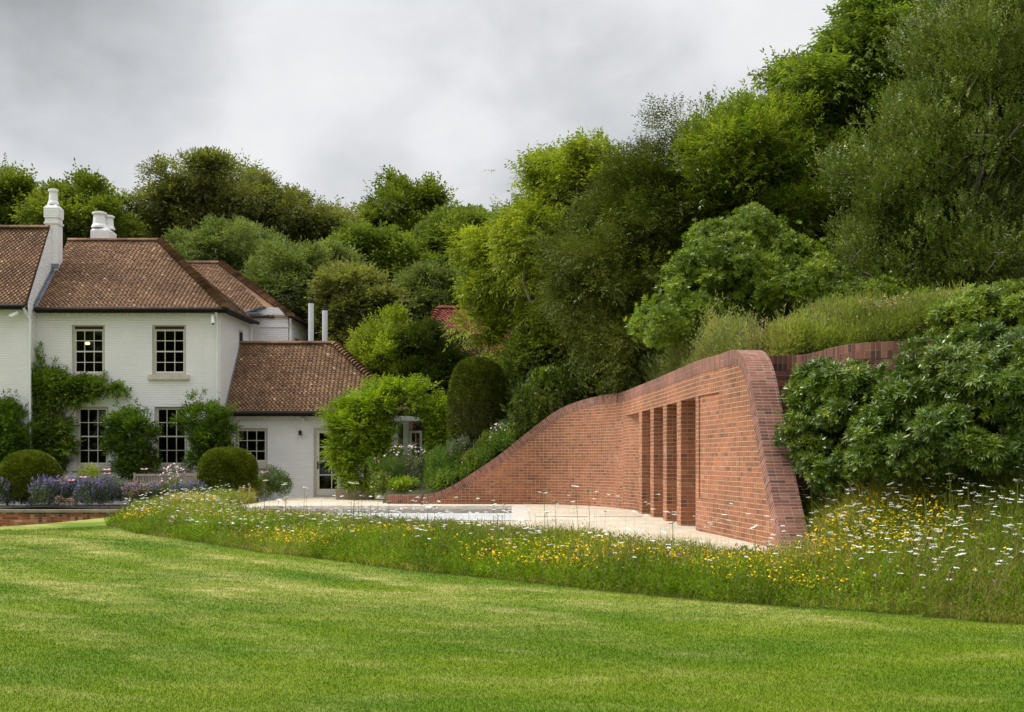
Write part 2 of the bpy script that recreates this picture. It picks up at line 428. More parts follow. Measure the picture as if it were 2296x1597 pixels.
PIERS = [27.0, 25.4, 23.8, 22.2]; S_OPEN1 = s_of_y(20.6); LIN = 2.68

# ------------------------------------------------------------------ terrain
CLIFF = [(-3.6, 33.05)] + [tuple(wp(s)[0] + wp(s)[2] * .30) for s in np.arange(.3, s_of_y(30.4), .3)] + \
        [(3.5, 30.2), (5.2, 29.6), (5.2, 19.4), (3.78, 19.2), (3.72, 18.62), (4.4, 18.62), (4.72, 18.3), (4.9, 16.6), (5.3, 16.3), (8, 16.2), (16, 16.2), (60, 14)]
HILL = np.array(CLIFF + [(60, 400), (-3.6, 400)])
def inpoly(x, y, poly):
    x = np.asarray(x, float); y = np.asarray(y, float); c = np.zeros(x.shape, bool)
    n = len(poly); j = n - 1
    for i in range(n):
        xi, yi = poly[i]; xj, yj = poly[j]
        if yi != yj:
            k = ((yi > y) != (yj > y)) & (x < (xj - xi) * (y - yi) / (yj - yi) + xi)
            c ^= k
        j = i
    return c
_SS = np.arange(0, s_of_y(18.6), .25); _WQ = np.array([wp(s)[0] for s in _SS]); _WZ = np.array([ztop(s) for s in _SS])
_RQ = np.array([(4.0, 18.6), (4.8, 18.3), (5.0, 16.4), (6, 16.3), (8, 16.3), (12, 16.3), (20, 16.3)]); _RZ = np.full(len(_RQ), 3.12)
_AQ = np.concatenate([_WQ, _RQ]); _AZ = np.concatenate([_WZ, _RZ])
def hill_z(x, y):
    x = np.asarray(x, float); y = np.asarray(y, float)
    sh = x.shape; X = x.ravel(); Y = y.ravel(); z = np.zeros(X.shape)
    for a in range(0, len(X), 20000):
        d = np.hypot(X[a:a + 20000, None] - _AQ[None, :, 0], Y[a:a + 20000, None] - _AQ[None, :, 1])
        w = 1 / (d + .15) ** 3; zt = (w * _AZ[None]).sum(1) / w.sum(1); dm = d.min(1)
        z[a:a + 20000] = zt - .16 + (.42 * (1 - np.exp(-dm / 1.6)) + .10 * np.minimum(dm, 14)) * (.12 + .88 * smooth01(X[a:a + 20000], -3.0, 2.5))
    return z.reshape(sh)
def low_z(x, y):
    x = np.asarray(x, float); y = np.asarray(y, float)
    b = .4 * smooth01(y, 10, 34) * (1 - .74 * smooth01(-x, 6, 12))
    s = (x + 11.5) * (-.91) + (y - 27) * .41
    b = b - .95 * smooth01(s, 0, 2.6)
    bank = 1.42 * smooth01(y, 11.8, 16.3) * smooth01(x, 2.9, 6.2)
    inb = (y < 18.8)
    b = b + bank * inb + .02 * np.sin(x * 1.3 + 1) * np.sin(y * .9)
    b = b * (y < 200) 
    return b
TERR_IN = np.array([(-7.0, 39.6), (-6.8, 33.8), (-7.0, 30.5), (-6.5, 27.5), (-4.9, 25.6), (-2.4, 23.9), (-.2, 21.6), (1.5, 18.9), (2.5, 17.0), (3.1, 16.2), (3.4, 16.2), (3.3, 19), (5.3, 19.3), (5.3, 30.3), (2.4, 31.6), (.8, 32.75), (-3.3, 33.0), (-3.5, 39.6)])
def H(x, y):
    x = np.asarray(x, float); y = np.asarray(y, float)
    hz = hill_z(x, y); lz = np.where(inpoly(x, y, TERR_IN), low_z(x, y) - .75, low_z(x, y))
    return np.where(inpoly(x, y, HILL), hz, lz)
def ground_at(u, v, lo=6.0, hi=60.0):
    """first point of the terrain seen in direction (u, v)"""
    D = np.arange(lo, hi, .05); p = np.array([(u - CU) / F * D, D, EYE + (HV - v) / F * D])
    h = low_z(p[0], p[1]); k = np.argmax(p[2] < h)
    return p[:, k] if (p[2] < h).any() else p[:, -1]

LAWN_EDGE = [(-40, 1150), (236, 1180), (300, 1196), (450, 1217), (620, 1243), (760, 1260), (860, 1272), (1000, 1288), (1150, 1303), (1280, 1318), (1400, 1331), (1600, 1350), (1800, 1364), (2000, 1379), (2150, 1392), (2330, 1404), (2700, 1430)]
LE = np.array([ground_at(u, v)[:2] for u, v in LAWN_EDGE[1:]])
# the meadow: from the lawn edge back to the terrace and, on the right, up the bank
TERR = [(-7.3, 39.3), (-7.1, 33.8), (-7.3, 30.5), (-6.8, 27.2), (-5.0, 25.2), (-2.6, 23.4), (-.4, 21.2), (1.2, 18.6), (2.2, 16.6), (3.0, 15.7), (3.7, 15.6)]
MEADOW = np.array([tuple(p) for p in LE] + [(12, 17.0), (5.0, 17.2), (4.3, 18.5), (3.98, 18.5), (4.0, 15.6), (3.5, 15.2)] + [tuple(p) for p in reversed(TERR[1:-1])] + [(-8.4, 31.2), (-8.9, 28.6)])
MEADOW[-1] = LE[0] + np.array([.15, .6]); 

xs = np.concatenate([-np.geomspace(20.5, 600, 22)[::-1], np.arange(-20, -4.2, .22), np.arange(-4.1, 6.2, .14), np.arange(6.3, 14.01, .22), np.geomspace(14.5, 600, 24)])
ys = np.concatenate([np.arange(-8, 6, 2.0), np.arange(6, 15, .22), np.arange(15.1, 34.6, .14), np.arange(34.7, 46, .22), np.geomspace(46.5, 900, 26)])
XX, YY = np.meshgrid(xs, ys); ZZ = H(XX, YY)
far = smooth01(np.hypot(XX, YY), 60, 140); ZZ = ZZ * (1 - far) + (1.0) * far
hm = inpoly(XX, YY, HILL).astype(float)
hm = np.maximum(hm, ((XX < -8.6) & (YY > 33.9)).astype(float))
nx, ny = len(xs), len(ys)
idx = np.arange(nx * ny).reshape(ny, nx)
q = np.stack([idx[:-1, :-1], idx[:-1, 1:], idx[1:, 1:], idx[1:, :-1]], -1).reshape(-1, 4)
me = bpy.data.meshes.new('lawn')
me.vertices.add(nx * ny); me.vertices.foreach_set('co', np.stack([XX, YY, ZZ], -1).astype(np.float32).ravel())
me.loops.add(q.size); me.loops.foreach_set('vertex_index', q.ravel().astype(np.int32))
me.polygons.add(len(q)); me.polygons.foreach_set('loop_start', np.arange(0, q.size, 4, dtype=np.int32))
me.polygons.foreach_set('use_smooth', np.ones(len(q), bool))
at = me.attributes.new('zone', 'FLOAT', 'POINT')
zone = np.maximum(hm, inpoly(XX, YY, MEADOW) * .7); at.data.foreach_set('value', zone.astype(np.float32).ravel()); me.update(calc_edges=True)
def lawn_colour(g, t):
    co = N(t, 'ShaderNodeTexCoord').outputs['Object']
    # mowing direction drifts across the slope; patches are drawn out along it
    rt = g.map(co, rot=(0, 0, R(48)))
    st = g.map(rt, scale=(.22, .8, 1))
    a = g.noise(st, 1.0, 4, .55, .5)
    b_ = g.noise(g.map(co, scale=(.5, .9, 1), loc=(3, 8, 0)), .55, 4, .55)
    c_ = g.noise(g.map(g.map(co, rot=(0, 0, R(20))), scale=(.7, 1.8, 1), loc=(1, 2, 0)), 1.6, 6, .68, .3)
    x, y, z = g.sep(co)[:3]
    # worn pale grass on the rise in the middle distance
    dry = g.m('MULTIPLY', g.mr(y, 9.0, 14.5, .05, .75), g.mr(a, .38, .66))
    dry = g.m('ADD', dry, g.m('MULTIPLY', g.mr(b_, .50, .72), .25))
    dry = g.m('ADD', dry, g.m('MULTIPLY', g.mr(c_, .48, .74), .30), clamp=True)
    stripe = g.m('SINE', g.m('MULTIPLY', g.m('ADD', g.m('ADD', g.m('MULTIPLY', x, .75), g.m('MULTIPLY', y, .66)), g.m('MULTIPLY', b_, 1.6)), 5.2))
    stripe = g.m('MULTIPLY', g.mr(stripe, -.6, .6, -1, 1), g.m('MULTIPLY', g.mr(x, 3.0, -3.0, 0.02, .14), g.mr(y, 8.0, 11.0, .3, 1.0)))
    dry = g.m('ADD', dry, stripe, clamp=True)
    lush = g.mix(g.mr(b_, .35, .65), (.070, .140, .003), (.132, .190, .004))
    pale = g.mix(g.mr(c_, .4, .68), (.22, .265, .04), (.39, .355, .12))
    return g.mix(dry, lush, pale), co
def lawn_mat(name, soil):
    m, g, b, out = newmat(name)
    c, co = lawn_colour(g, m.node_tree)
    c = g.vm('SCALE', c, scale=g.mr(g.noise(co, 70, 3, .7), .3, .7, .85, 1.12))
    if soil:
        so = g.mix(g.mr(g.noise(co, 5, 4, .6), .35, .65), (.035, .045, .015), (.07, .06, .03))
        c = g.mix(g.attr('zone').outputs['Fac'], c, so)
    else:
        c = g.vm('SCALE', c, scale=g.mr(g.attr('tint').outputs['Fac'], 0, 1, .92, 1.2, False))
    g.put(b.inputs['Base Color'], c); b.inputs['Roughness'].default_value = .7; b.inputs['Specular IOR Level'].default_value = .1
    if not soil:
        tr = N(m.node_tree, 'ShaderNodeBsdfTranslucent'); g.put(tr.inputs[0], c)
        mx = N(m.node_tree, 'ShaderNodeMixShader'); mx.inputs[0].default_value = .3
        L(m.node_tree, b.outputs[0], mx.inputs[1]); L(m.node_tree, tr.outputs[0], mx.inputs[2]); L(m.node_tree, mx.outputs[0], out.inputs[0])
    return m
M['lawn'] = lawn_mat('lawn_turf', True); M['blade'] = lawn_mat('grass_blade', False)
tag(link('lawn', me, None, [M['lawn']]), kind='structure')

# ------------------------------------------------------------------ terrace and pool
def slab(mb, poly, z0, z1):
    mb.face([(x, y, z1) for x, y in poly])
    n = len(poly)
    for i in range(n):
        a, b = poly[i], poly[(i + 1) % n]; mb.face([(a[0], a[1], z0), (b[0], b[1], z0), (b[0], b[1], z1), (a[0], a[1], z1)])
PX0, PX1, PY0, PY1 = -6.45, 0.05, 23.9, 31.1
mb = MB()
wallfoot = [tuple(wp(s)[0] + wp(s)[2] * .12) for s in np.arange(s_of_y(15.9), .1, -.5)]
poly = TERR[::-1][:0] + [(3.75, 15.5)] + wallfoot + [(-3.3, 34.5), (-2.6, 39.2)] + TERR
# floor around the pool in four fields (butted, not overlapping)
from mathutils.geometry import tessellate_polygon
pool_loop = [(PX0, PY0), (PX1, PY0), (PX1, PY1), (PX0, PY1)]
tri = tessellate_polygon([[Vector((x, y, 0)) for x, y in poly], [Vector((x, y, 0)) for x, y in reversed(pool_loop)]])
allp = list(poly) + list(reversed(pool_loop))
for t in tri:
    a, b, c = [allp[i] for i in t]
    if (b[0] - a[0]) * (c[1] - a[1]) - (b[1] - a[1]) * (c[0] - a[0]) < 0: b, c = c, b
    mb.face([(p[0], p[1], TZ) for p in (a, b, c)])
for i in range(len(poly)):
    a, b = poly[i], poly[(i + 1) % len(poly)]
    mb.face([(a[0], a[1], -.6), (b[0], b[1], -.6), (b[0], b[1], TZ), (a[0], a[1], TZ)])
tag(mb.build('terrace', M['paving']), kind='structure')
# floor of the open gallery behind the brick piers
mb = MB(); mb.box((3.0, 19.6, .1), (5.3, 30.2, TZ - .004)); tag(mb.build('gallery_floor', M['paving']), kind='structure')
pool = empty('swimming_pool', ((PX0 + PX1) / 2, (PY0 + PY1) / 2, TZ), 'long pool in the stone terrace closed with a pale flat cover', 'swimming pool')
mb = MB()
for (a, b) in [((PX0, PY1 - .0, TZ - .35), (PX1, PY1 + .02, TZ - .02)), ((PX0 - .02, PY0, TZ - .35), (PX0, PY1, TZ - .02)), ((PX1, PY0, TZ - .35), (PX1 + .02, PY1, TZ - .02)), ((PX0, PY0 - .02, TZ - .35), (PX1, PY0, TZ - .02))]: mb.box(a, b)
mb.build('pool_wall', M['stone'], pool)
mb = MB()
w = .32
mb.box((PX0 - .0, PY1 - .06, TZ - .06), (PX1, PY1 + w, TZ + .018)); mb.box((PX0 - w, PY0 - w, TZ - .06), (PX0 + .06, PY1 + w, TZ + .016)); mb.box((PX1 - .06, PY0 - w, TZ - .06), (PX1 + w, PY1 + w, TZ + .016)); mb.box((PX0 + .07, PY0 - w, TZ - .06), (PX1 - .07, PY0 + .06, TZ + .018))
mb.build('coping', M['stone'], pool)
mb = MB(); mb.box((PX0 + .01, PY0 + .01, TZ - .22), (PX1 - .01, PY1 - .01, TZ - .17))
for i in range(1, 24): mb.box((PX0 + .01, PY0 + i * .3, TZ - .17), (PX1 - .01, PY0 + i * .3 + .012, TZ - .164))
mb.build('pool_cover', M['cover'], pool)
mb = MB(); mb.box((.45, 25.35, TZ), (2.75, 25.40, TZ + .006)); tag(mb.build('slot_drain', M['gutter']), 'thin dark drain slot in the pale paving between pool and brick piers', 'drain')

# ------------------------------------------------------------------ the curved brick wall
wall = empty('curved_brick_wall', (3.1, 22, TZ), 'sweeping curved red brick wall with a sloping near end and tall openings', 'wall')
CAP = .225
def pt3(s, z, off):      # off: distance from the face towards the hill
    p, t, n = wp(s); q_ = p + n * off; return (q_[0], q_[1], z)
# inner profile: outer profile moved inwards by the height of the cap
tg = np.gradient(PR, axis=0); tg /= np.linalg.norm(tg, axis=1)[:, None]
IN = PR + np.stack([tg[:, 1], -tg[:, 0]], 1) * CAP
keep = [0]
for i in range(1, len(IN)):
    if IN[i, 0] > IN[keep[-1], 0] + .004: keep.append(i)
arc = np.concatenate([[0], np.cumsum(np.linalg.norm(np.diff(PR, axis=0), axis=1))])
def zin(s): return float(np.interp(s, IN[keep, 0], IN[keep, 1]))
face = MB(); cap = MB()
brk = sorted(set([round(float(a), 4) for a in np.arange(0, IN[keep[-1], 0], .12)] + [S_OPEN0, S_OPEN1, s_of_y(20.35), s_of_y(19.15), IN[keep[-1], 0]]))
sp0, sp1 = s_of_y(20.35), s_of_y(19.15)
def strip(mb, s_a, s_b, za0, zb0, za1, zb1, off):
    mb.face([pt3(s_a, za0, off), pt3(s_b, zb0, off), pt3(s_b, zb1, off), pt3(s_a, za1, off)], uv=[(s_a, za0), (s_b, zb0), (s_b, zb1), (s_a, za1)])
ZB = -.1
for a, b in zip(brk, brk[1:]):
    if b - a < 1e-3: continue
    mid = (a + b) / 2; ta, tb = zin(a), zin(b)
    if S_OPEN0 - 1e-3 < mid < S_OPEN1: strip(face, a, b, LIN, LIN, ta, tb, 0)
    elif sp0 < mid < sp1:
        strip(face, a, b, ZB, ZB, .95, .95, 0); strip(face, a, b, .95, .95, LIN, LIN, .022); strip(face, a, b, LIN, LIN, ta, tb, 0)
    else: strip(face, a, b, min(ZB, ta), min(ZB, tb), ta, tb, 0)
    # back face
    if not (S_OPEN0 - 1e-3 < mid < S_OPEN1): face.face([pt3(b, min(ZB, ta), T_W), pt3(a, min(ZB, ta), T_W), pt3(a, ta, T_W), pt3(b, tb, T_W)], uv=[(b, ZB), (a, ZB), (a, ta), (b, tb)])
    else: face.face([pt3(b, LIN, T_W), pt3(a, LIN, T_W), pt3(a, ta, T_W), pt3(b, tb, T_W)], uv=[(b, LIN), (a, LIN), (a, ta), (b, tb)])
# panel edges, lintel soffit, opening ends
for ss in (sp0, sp1): face.face([pt3(ss, .95, 0), pt3(ss, .95, .022), pt3(ss, LIN, .022), pt3(ss, LIN, 0)])
face.face([pt3(sp0, LIN, 0), pt3(sp1, LIN, 0), pt3(sp1, LIN, .022), pt3(sp0, LIN, .022)])
for a, b in zip(brk, brk[1:]):
    if S_OPEN0 - 1e-3 < (a + b) / 2 < S_OPEN1: face.face([pt3(a, LIN, 0), pt3(a, LIN, T_W + .3), pt3(b, LIN, T_W + .3), pt3(b, LIN, 0)], uv=[(a, 0), (a, .6), (b, .6), (b, 0)])
face.face([pt3(S_OPEN1, 0, 0), pt3(S_OPEN1, 0, T_W + .25), pt3(S_OPEN1, LIN, T_W + .25), pt3(S_OPEN1, LIN, 0)], uv=[(0, 0), (.6, 0), (.6, LIN), (0, LIN)])
face.build('wall', M['brick'], wall)
for i in range(len(PR) - 1):
    (sa, za), (sb, zb) = PR[i], PR[i + 1]; (ia, ya), (ib, yb) = IN[i], IN[i + 1]
    A, B = arc[i], arc[i + 1]
    if za < -.15: continue
    o = -.004
    cap.face([pt3(ia, ya, o), pt3(ib, yb, o), pt3(sb, zb, o), pt3(sa, za, o)], uv=[(0, A), (0, B), (CAP, B), (CAP, A)])
    cap.face([pt3(sa, za, o), pt3(sb, zb, o), pt3(sb, zb, T_W + .004), pt3(sa, za, T_W + .004)], uv=[(0, A), (0, B), (T_W, B), (T_W, A)])
    cap.face([pt3(sb, zb, T_W + .004), pt3(ib, yb, T_W + .004), pt3(ia, ya, T_W + .004), pt3(sa, za, T_W + .004)][::-1], uv=[(CAP, A), (0, A), (0, B), (CAP, B)])
cap.face([pt3(0, -.1, 0), pt3(0, -.1, T_W), pt3(0, .64, T_W), pt3(0, .64, 0)][::-1])
cap.build('coping', M['cap_brick'], wall)
for y in PIERS:
    mb = MB(); a = s_of_y(y + .22); b = s_of_y(y - .22)
    c = [pt3(a, 0, .0)[:2], pt3(b, 0, .0)[:2], pt3(b, 0, .62)[:2], pt3(a, 0, .62)[:2]]
    for i in range(4):
        p_, q_ = c[i], c[(i + 1) % 4]; ln = math.dist(p_, q_)
        mb.face([(p_[0], p_[1], TZ - .05), (q_[0], q_[1], TZ - .05), (q_[0], q_[1], LIN + .001), (p_[0], p_[1], LIN + .001)], uv=[(0, 0), (ln, 0), (ln, 2.3), (0, 2.3)])
    mb.build('pier', M['brick'], wall)
mb = MB()
bk = [pt3(S_OPEN0, 0, .0)[:2], pt3(s_of_y(29.25), 0, .02)[:2], pt3(s_of_y(28.9), 0, .07)[:2], pt3(s_of_y(28.5), 0, .17)[:2], pt3(s_of_y(28.1), 0, .32)[:2], pt3(s_of_y(27.7), 0, .55)[:2], pt3(s_of_y(27.4), 0, .9)[:2], (5.0, 27.2), (5.0, 19.9), (3.3, 19.9)]
acc = 0
for p_, q_ in zip(bk, bk[1:]):
    ln = math.dist(p_, q_); mb.face([(p_[0], p_[1], .1), (q_[0], q_[1], .1), (q_[0], q_[1], 2.95), (p_[0], p_[1], 2.95)][::-1], uv=[(acc, 0), (acc + ln, 0), (acc + ln, 2.85), (acc, 2.85)][::-1]); acc += ln
mb.build('gallery_wall', M['brick'], wall)
mb = MB()
top = [pt3(s, 3.0, .30)[:2] for s in np.arange(s_of_y(30.0), s_of_y(19.3), .5)] + [(5.35, 19.3), (5.35, 30.3)]
mb.face([(x, y, 3.08) for x, y in reversed(top)]); mb.face([(x, y, LIN + .03) for x, y in top], mi=1)
tag(mb.build('gallery_roof', [M['soil'], M['render_white']], wall))

# retaining wall behind the near end, stepping forward on the right
rw = empty('retaining_wall', (5, 17, 1), 'level dark red brick retaining wall half hidden by rhododendrons', 'wall')
RP = catmull([(3.6, 18.35), (4.2, 18.33), (4.42, 18.1), (4.5, 17.6), (4.54, 17.0), (4.66, 16.5), (4.95, 16.2), (5.4, 16.08), (7, 16.05), (12, 16.05)], .1)
rs = np.concatenate([[0], np.cumsum(np.linalg.norm(np.diff(RP, axis=0), axis=1))])
tn = np.gradient(RP, axis=0); tn /= np.linalg.norm(tn, axis=1)[:, None]; nn = np.stack([-tn[:, 1], tn[:, 0]], 1)
mb = MB(); cp = MB(); zt = 3.19
for i in range(len(RP) - 1):
    a, b = RP[i], RP[i + 1]; a2, b2 = a + nn[i] * .33, b + nn[i + 1] * .33; A, B = rs[i], rs[i + 1]
    mb.face([(*a, -.1), (*b, -.1), (*b, zt - .225), (*a, zt - .225)], uv=[(A, 0), (B, 0), (B, 3), (A, 3)])
    e = .004; a0, b0 = a - nn[i] * e, b - nn[i + 1] * e
    cp.face([(*a0, zt - .225), (*b0, zt - .225), (*b0, zt), (*a0, zt)], uv=[(0, A), (0, B), (.225, B), (.225, A)])
    cp.face([(*a0, zt), (*b0, zt), (*b2, zt), (*a2, zt)], uv=[(0, A), (0, B), (.33, B), (.33, A)])
    cp.face([(*a2, zt), (*b2, zt), (*b2, zt - .4), (*a2, zt - .4)], uv=[(0, A), (0, B), (.33, B), (.33, A)])
mb.build('wall', M['shaded_brown_brick'], rw); cp.build('coping', M['shaded_brown_brick'], rw)

# low wall holding up the flower bed on the left
lw = empty('low_garden_wall', (-13, 33.9, -.3), 'low old brick wall with flat stone top below the lavender-blue border', 'wall')
mb = MB(); mb.box((-22, 33.75, -1.2), (-8.6, 34.0, .125)); mb.build('wall', M['old_brick'], lw)
mb = MB(); mb.box((-22, 33.70, .127), (-8.55, 34.06, .20)); mb.build('coping', M['wall_stone'], lw)
mb = MB(); slab(mb, [(-22, 34.0), (-8.6, 34.0), (-7.6, 35.2), (-7.35, 38.8), (-22, 38.8)], -.8, .17)
tag(mb.build('flower_bed', M['soil']), kind='structure')
# ------------------------------------------------------------------ the house
house = empty('country_house', (-12, 40, .3), 'white painted brick country house with brown clay tile roofs and sash windows', 'house')
HY = 38.6
def hx(u, D=HY): return (u - CU) / F * D
def hz(v, D=HY): return EYE + (HV - v) / F * D

def holed_wall(mb, x0, x1, z0, z1, y, holes, depth=.11):
    """front-facing wall with real openings and reveals; holes: (xa, xb, za, zb)"""
    X = sorted({x0, x1, *[h[0] for h in holes], *[h[1] for h in holes]}); Z = sorted({z0, z1, *[h[2] for h in holes], *[h[3] for h in holes]})
    for xa, xb in zip(X, X[1:]):
        for za, zb in zip(Z, Z[1:]):
            mx_, mz = (xa + xb) / 2, (za + zb) / 2
            if any(h[0] < mx_ < h[1] and h[2] < mz < h[3] for h in holes): continue
            mb.face([(xa, y, za), (xb, y, za), (xb, y, zb), (xa, y, zb)])
    for xa, xb, za, zb in holes:
        mb.face([(xa, y, za), (xa, y, zb), (xa, y + depth, zb), (xa, y + depth, za)]); mb.face([(xb, y, zb), (xb, y, za), (xb, y + depth, za), (xb, y + depth, zb)])
        mb.face([(xa, y, zb), (xb, y, zb), (xb, y + depth, zb), (xa, y + depth, zb)]); mb.face([(xa, y, za), (xa, y + depth, za), (xb, y + depth, za), (xb, y, za)])

def window(x0, x1, z0, z1, y, cols=3, rows=4, sill=True, head=0.0, parent=house, mid=True, rowz=None):
    """sash window: frame with glazing bars (part), pane and sill (sub-parts)"""
    yf = y + .07
    mb = MB(); fw = .075
    mb.box((x0, yf, z0), (x0 + fw, yf + .07, z1)); mb.box((x1 - fw, yf, z0), (x1, yf + .07, z1))
    mb.box((x0 + fw, yf, z1 - fw * .8 - head), (x1 - fw, yf + .07, z1)); mb.box((x0 + fw, yf, z0), (x1 - fw, yf + .07, z0 + fw * .9))
    fr = mb.build('window', M['frame'], parent)
    if head:
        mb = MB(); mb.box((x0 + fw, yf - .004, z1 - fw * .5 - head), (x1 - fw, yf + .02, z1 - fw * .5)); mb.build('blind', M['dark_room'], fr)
    ax, bx, az, bz = x0 + fw, x1 - fw, z0 + fw * .9, z1 - fw * .8 - head
    mb = MB(); st = .034; ys = yf + .025
    mb.box((ax, ys, az), (ax + st, ys + .04, bz)); mb.box((bx - st, ys, az), (bx, ys + .04, bz)); mb.box((ax + st, ys, bz - st), (bx - st, ys + .04, bz)); mb.box((ax + st, ys, az), (bx - st, ys + .04, az + st * 1.5))
    rz = rowz or [az + (bz - az) * k / rows for k in range(1, rows)]
    cxs = [ax + (bx - ax) * k / cols for k in range(1, cols)]
    for k, zz in enumerate(rz):
        t = .02 if (mid and k == len(rz) // 2) else .0105
        mb.box((ax + st, ys - (.006 if t > .015 else 0), zz - t), (bx - st, ys + .036, zz + t))
    for c in cxs: mb.box((c - .0105, ys + .003, az + st * 1.5), (c + .0105, ys + .033, bz - st))
    mb.build('sash', M['sash'], fr)
    mb = MB(); mb.face([(ax + .01, ys + .02, az + .01), (bx - .01, ys + .02, az + .01), (bx - .01, ys + .02, bz - .01), (ax + .01, ys + .02, bz - .01)]); mb.build('pane', M['glass'], fr)
    if sill:
        mb = MB(); mb.box((x0 - .12, y - .09, z0 - .15), (x1 + .12, y + .06, z0 - .002)); mb.build('sill', M['stone'], fr)
    return fr

# openings of the main block: (u0, u1, v_top, v_bottom)
XL, XR = -15.23, hx(495)
ZG = .1
hole = lambda u0, u1, v0, v1, D=HY: (hx(u0, D), hx(u1, D), hz(v1, D), hz(v0, D))
main_h = [hole(161, 235, 729, 841), hole(341, 417, 729, 841), hole(170, 243, 912, 1046), hole(346, 420, 912, 1046)]
mb = MB(); ZE = 6.42
holed_wall(mb, XL, XR, ZG, ZE, HY, main_h)
# right-hand side wall, slightly out of square
XB, YB = XR + .06 * 3.3, HY + 3.3
mb.face([(XR, HY, ZG), (XB, YB, ZG), (XB, YB, ZE), (XR, HY, ZE)])
mb.box((XL + .05, YB - .01, ZG), (XB - .1, YB + .05, ZE))
mb.build('wall', M['white_brick'], house)
# projecting band and dentils under the eaves
mb = MB(); mb.box((XL, HY - .03, ZE - .34), (XR + .03, HY - .002, ZE - .27)); mb.box((XL, HY - .05, ZE - .10), (XR + .05, HY - .002, ZE + .02))
for k in range(26): mb.box((XL + .1 + k * .228, HY - .045, ZE - .22), (XL + .21 + k * .228, HY - .002, ZE - .103))
mb.build('cornice', M['white_brick'], house)
mb = MB(); mb.box((hx(158), HY - .006, ZG), (hx(240), HY - .003, .9)); 
for i, (a, b, c, d) in enumerate(main_h):
    f = window(a, b, c, d, HY, 3, 4, True, .09 if i < 2 else 0.0)
# dark rooms behind the glass
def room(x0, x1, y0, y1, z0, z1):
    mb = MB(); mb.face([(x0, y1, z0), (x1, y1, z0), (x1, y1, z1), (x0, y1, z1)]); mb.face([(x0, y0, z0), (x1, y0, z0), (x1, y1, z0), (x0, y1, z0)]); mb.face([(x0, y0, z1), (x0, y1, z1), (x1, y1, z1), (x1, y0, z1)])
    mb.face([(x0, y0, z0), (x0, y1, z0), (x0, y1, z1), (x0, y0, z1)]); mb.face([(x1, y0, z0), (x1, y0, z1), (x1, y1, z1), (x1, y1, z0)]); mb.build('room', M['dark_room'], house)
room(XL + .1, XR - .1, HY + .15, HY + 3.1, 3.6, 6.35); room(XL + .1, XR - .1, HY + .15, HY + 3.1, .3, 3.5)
lamp = None
mb = MB()
for q_ in (hx(171.5), hx(176.5)): mb.lathe((q_, HY + .9, hz(770, HY + .9)), [(.0, -.05), (.035, -.035), (.045, 0), (.035, .035), (.0, .05)], 10)
mb.build('ceiling_lamp', M['bulb'], house, True)

# ---- tiled roofs
rngt = np.random.default_rng(5)
def lerp(a, b, t): return tuple(a[i] + (b[i] - a[i]) * t for i in range(3))
def roof_slope(eL, eR, rL, rR, mat=None, expo=.085, tw=.14, name='roof', parent=house, base=True):
    mb = MB(); eL, eR, rL, rR = [tuple(map(float, q)) for q in (eL, eR, rL, rR)]
    up = Vector(lerp(rL, rR, .5)) - Vector(lerp(eL, eR, .5)); ex = (Vector(eR) - Vector(eL))
    if ex.length < .05: ex = Vector(rR) - Vector(rL)
    ex.normalize(); nrm = ex.cross(up).normalized()
    if nrm.z < 0: nrm = -nrm
    n = max(2, int(up.length / expo))
    for i in range(n):
        t0, t1 = i / n, min(1.0, (i + 1.18) / n)
        a, b = Vector(lerp(eL, rL, t0)), Vector(lerp(eR, rR, t0)); c, d = Vector(lerp(eL, rL, t1)), Vector(lerp(eR, rR, t1))
        w = (b - a).length
        if w < .05: continue
        m = max(1, round(w / tw)); off = .5 * (i % 2)
        for k in range(-1, m + 1):
            f0 = max(0, (k + off) / m); f1 = min(1, (k + 1 + off) / m - .012)
            if f1 - f0 < .02 / m * 5: continue
            mb.t = float(np.clip(rngt.beta(4, 4.8) + rngt.normal(0, .04) + (.35 if rngt.random() < .03 else 0), 0, 1))
            h = .024 + rngt.uniform(-.006, .008); h2 = .004
            p = a + (b - a) * f0 + nrm * h; q_ = a + (b - a) * f1 + nrm * (h + rngt.uniform(-.004, .004))
            r_ = c + (d - c) * f1 + nrm * h2; s_ = c + (d - c) * f0 + nrm * h2
            mb.face([p, q_, r_, s_]); mb.face([p - nrm * .022, q_ - nrm * .022, q_, p])
    mb.t = .1
    if base:
        off = nrm * -.06
        pts = [Vector(q_) for q_ in (eL, eR, rR, rL)]
        mb.face([p - nrm * .004 for p in pts]); mb.face([p + off for p in pts][::-1])
        for i in range(4): a, b = pts[i], pts[(i + 1) % 4]; mb.face([a + off, b + off, b - nrm * .004, a - nrm * .004]) if (b - a).length > .01 else None
    return mb.build(name, mat or M['tile'], parent)
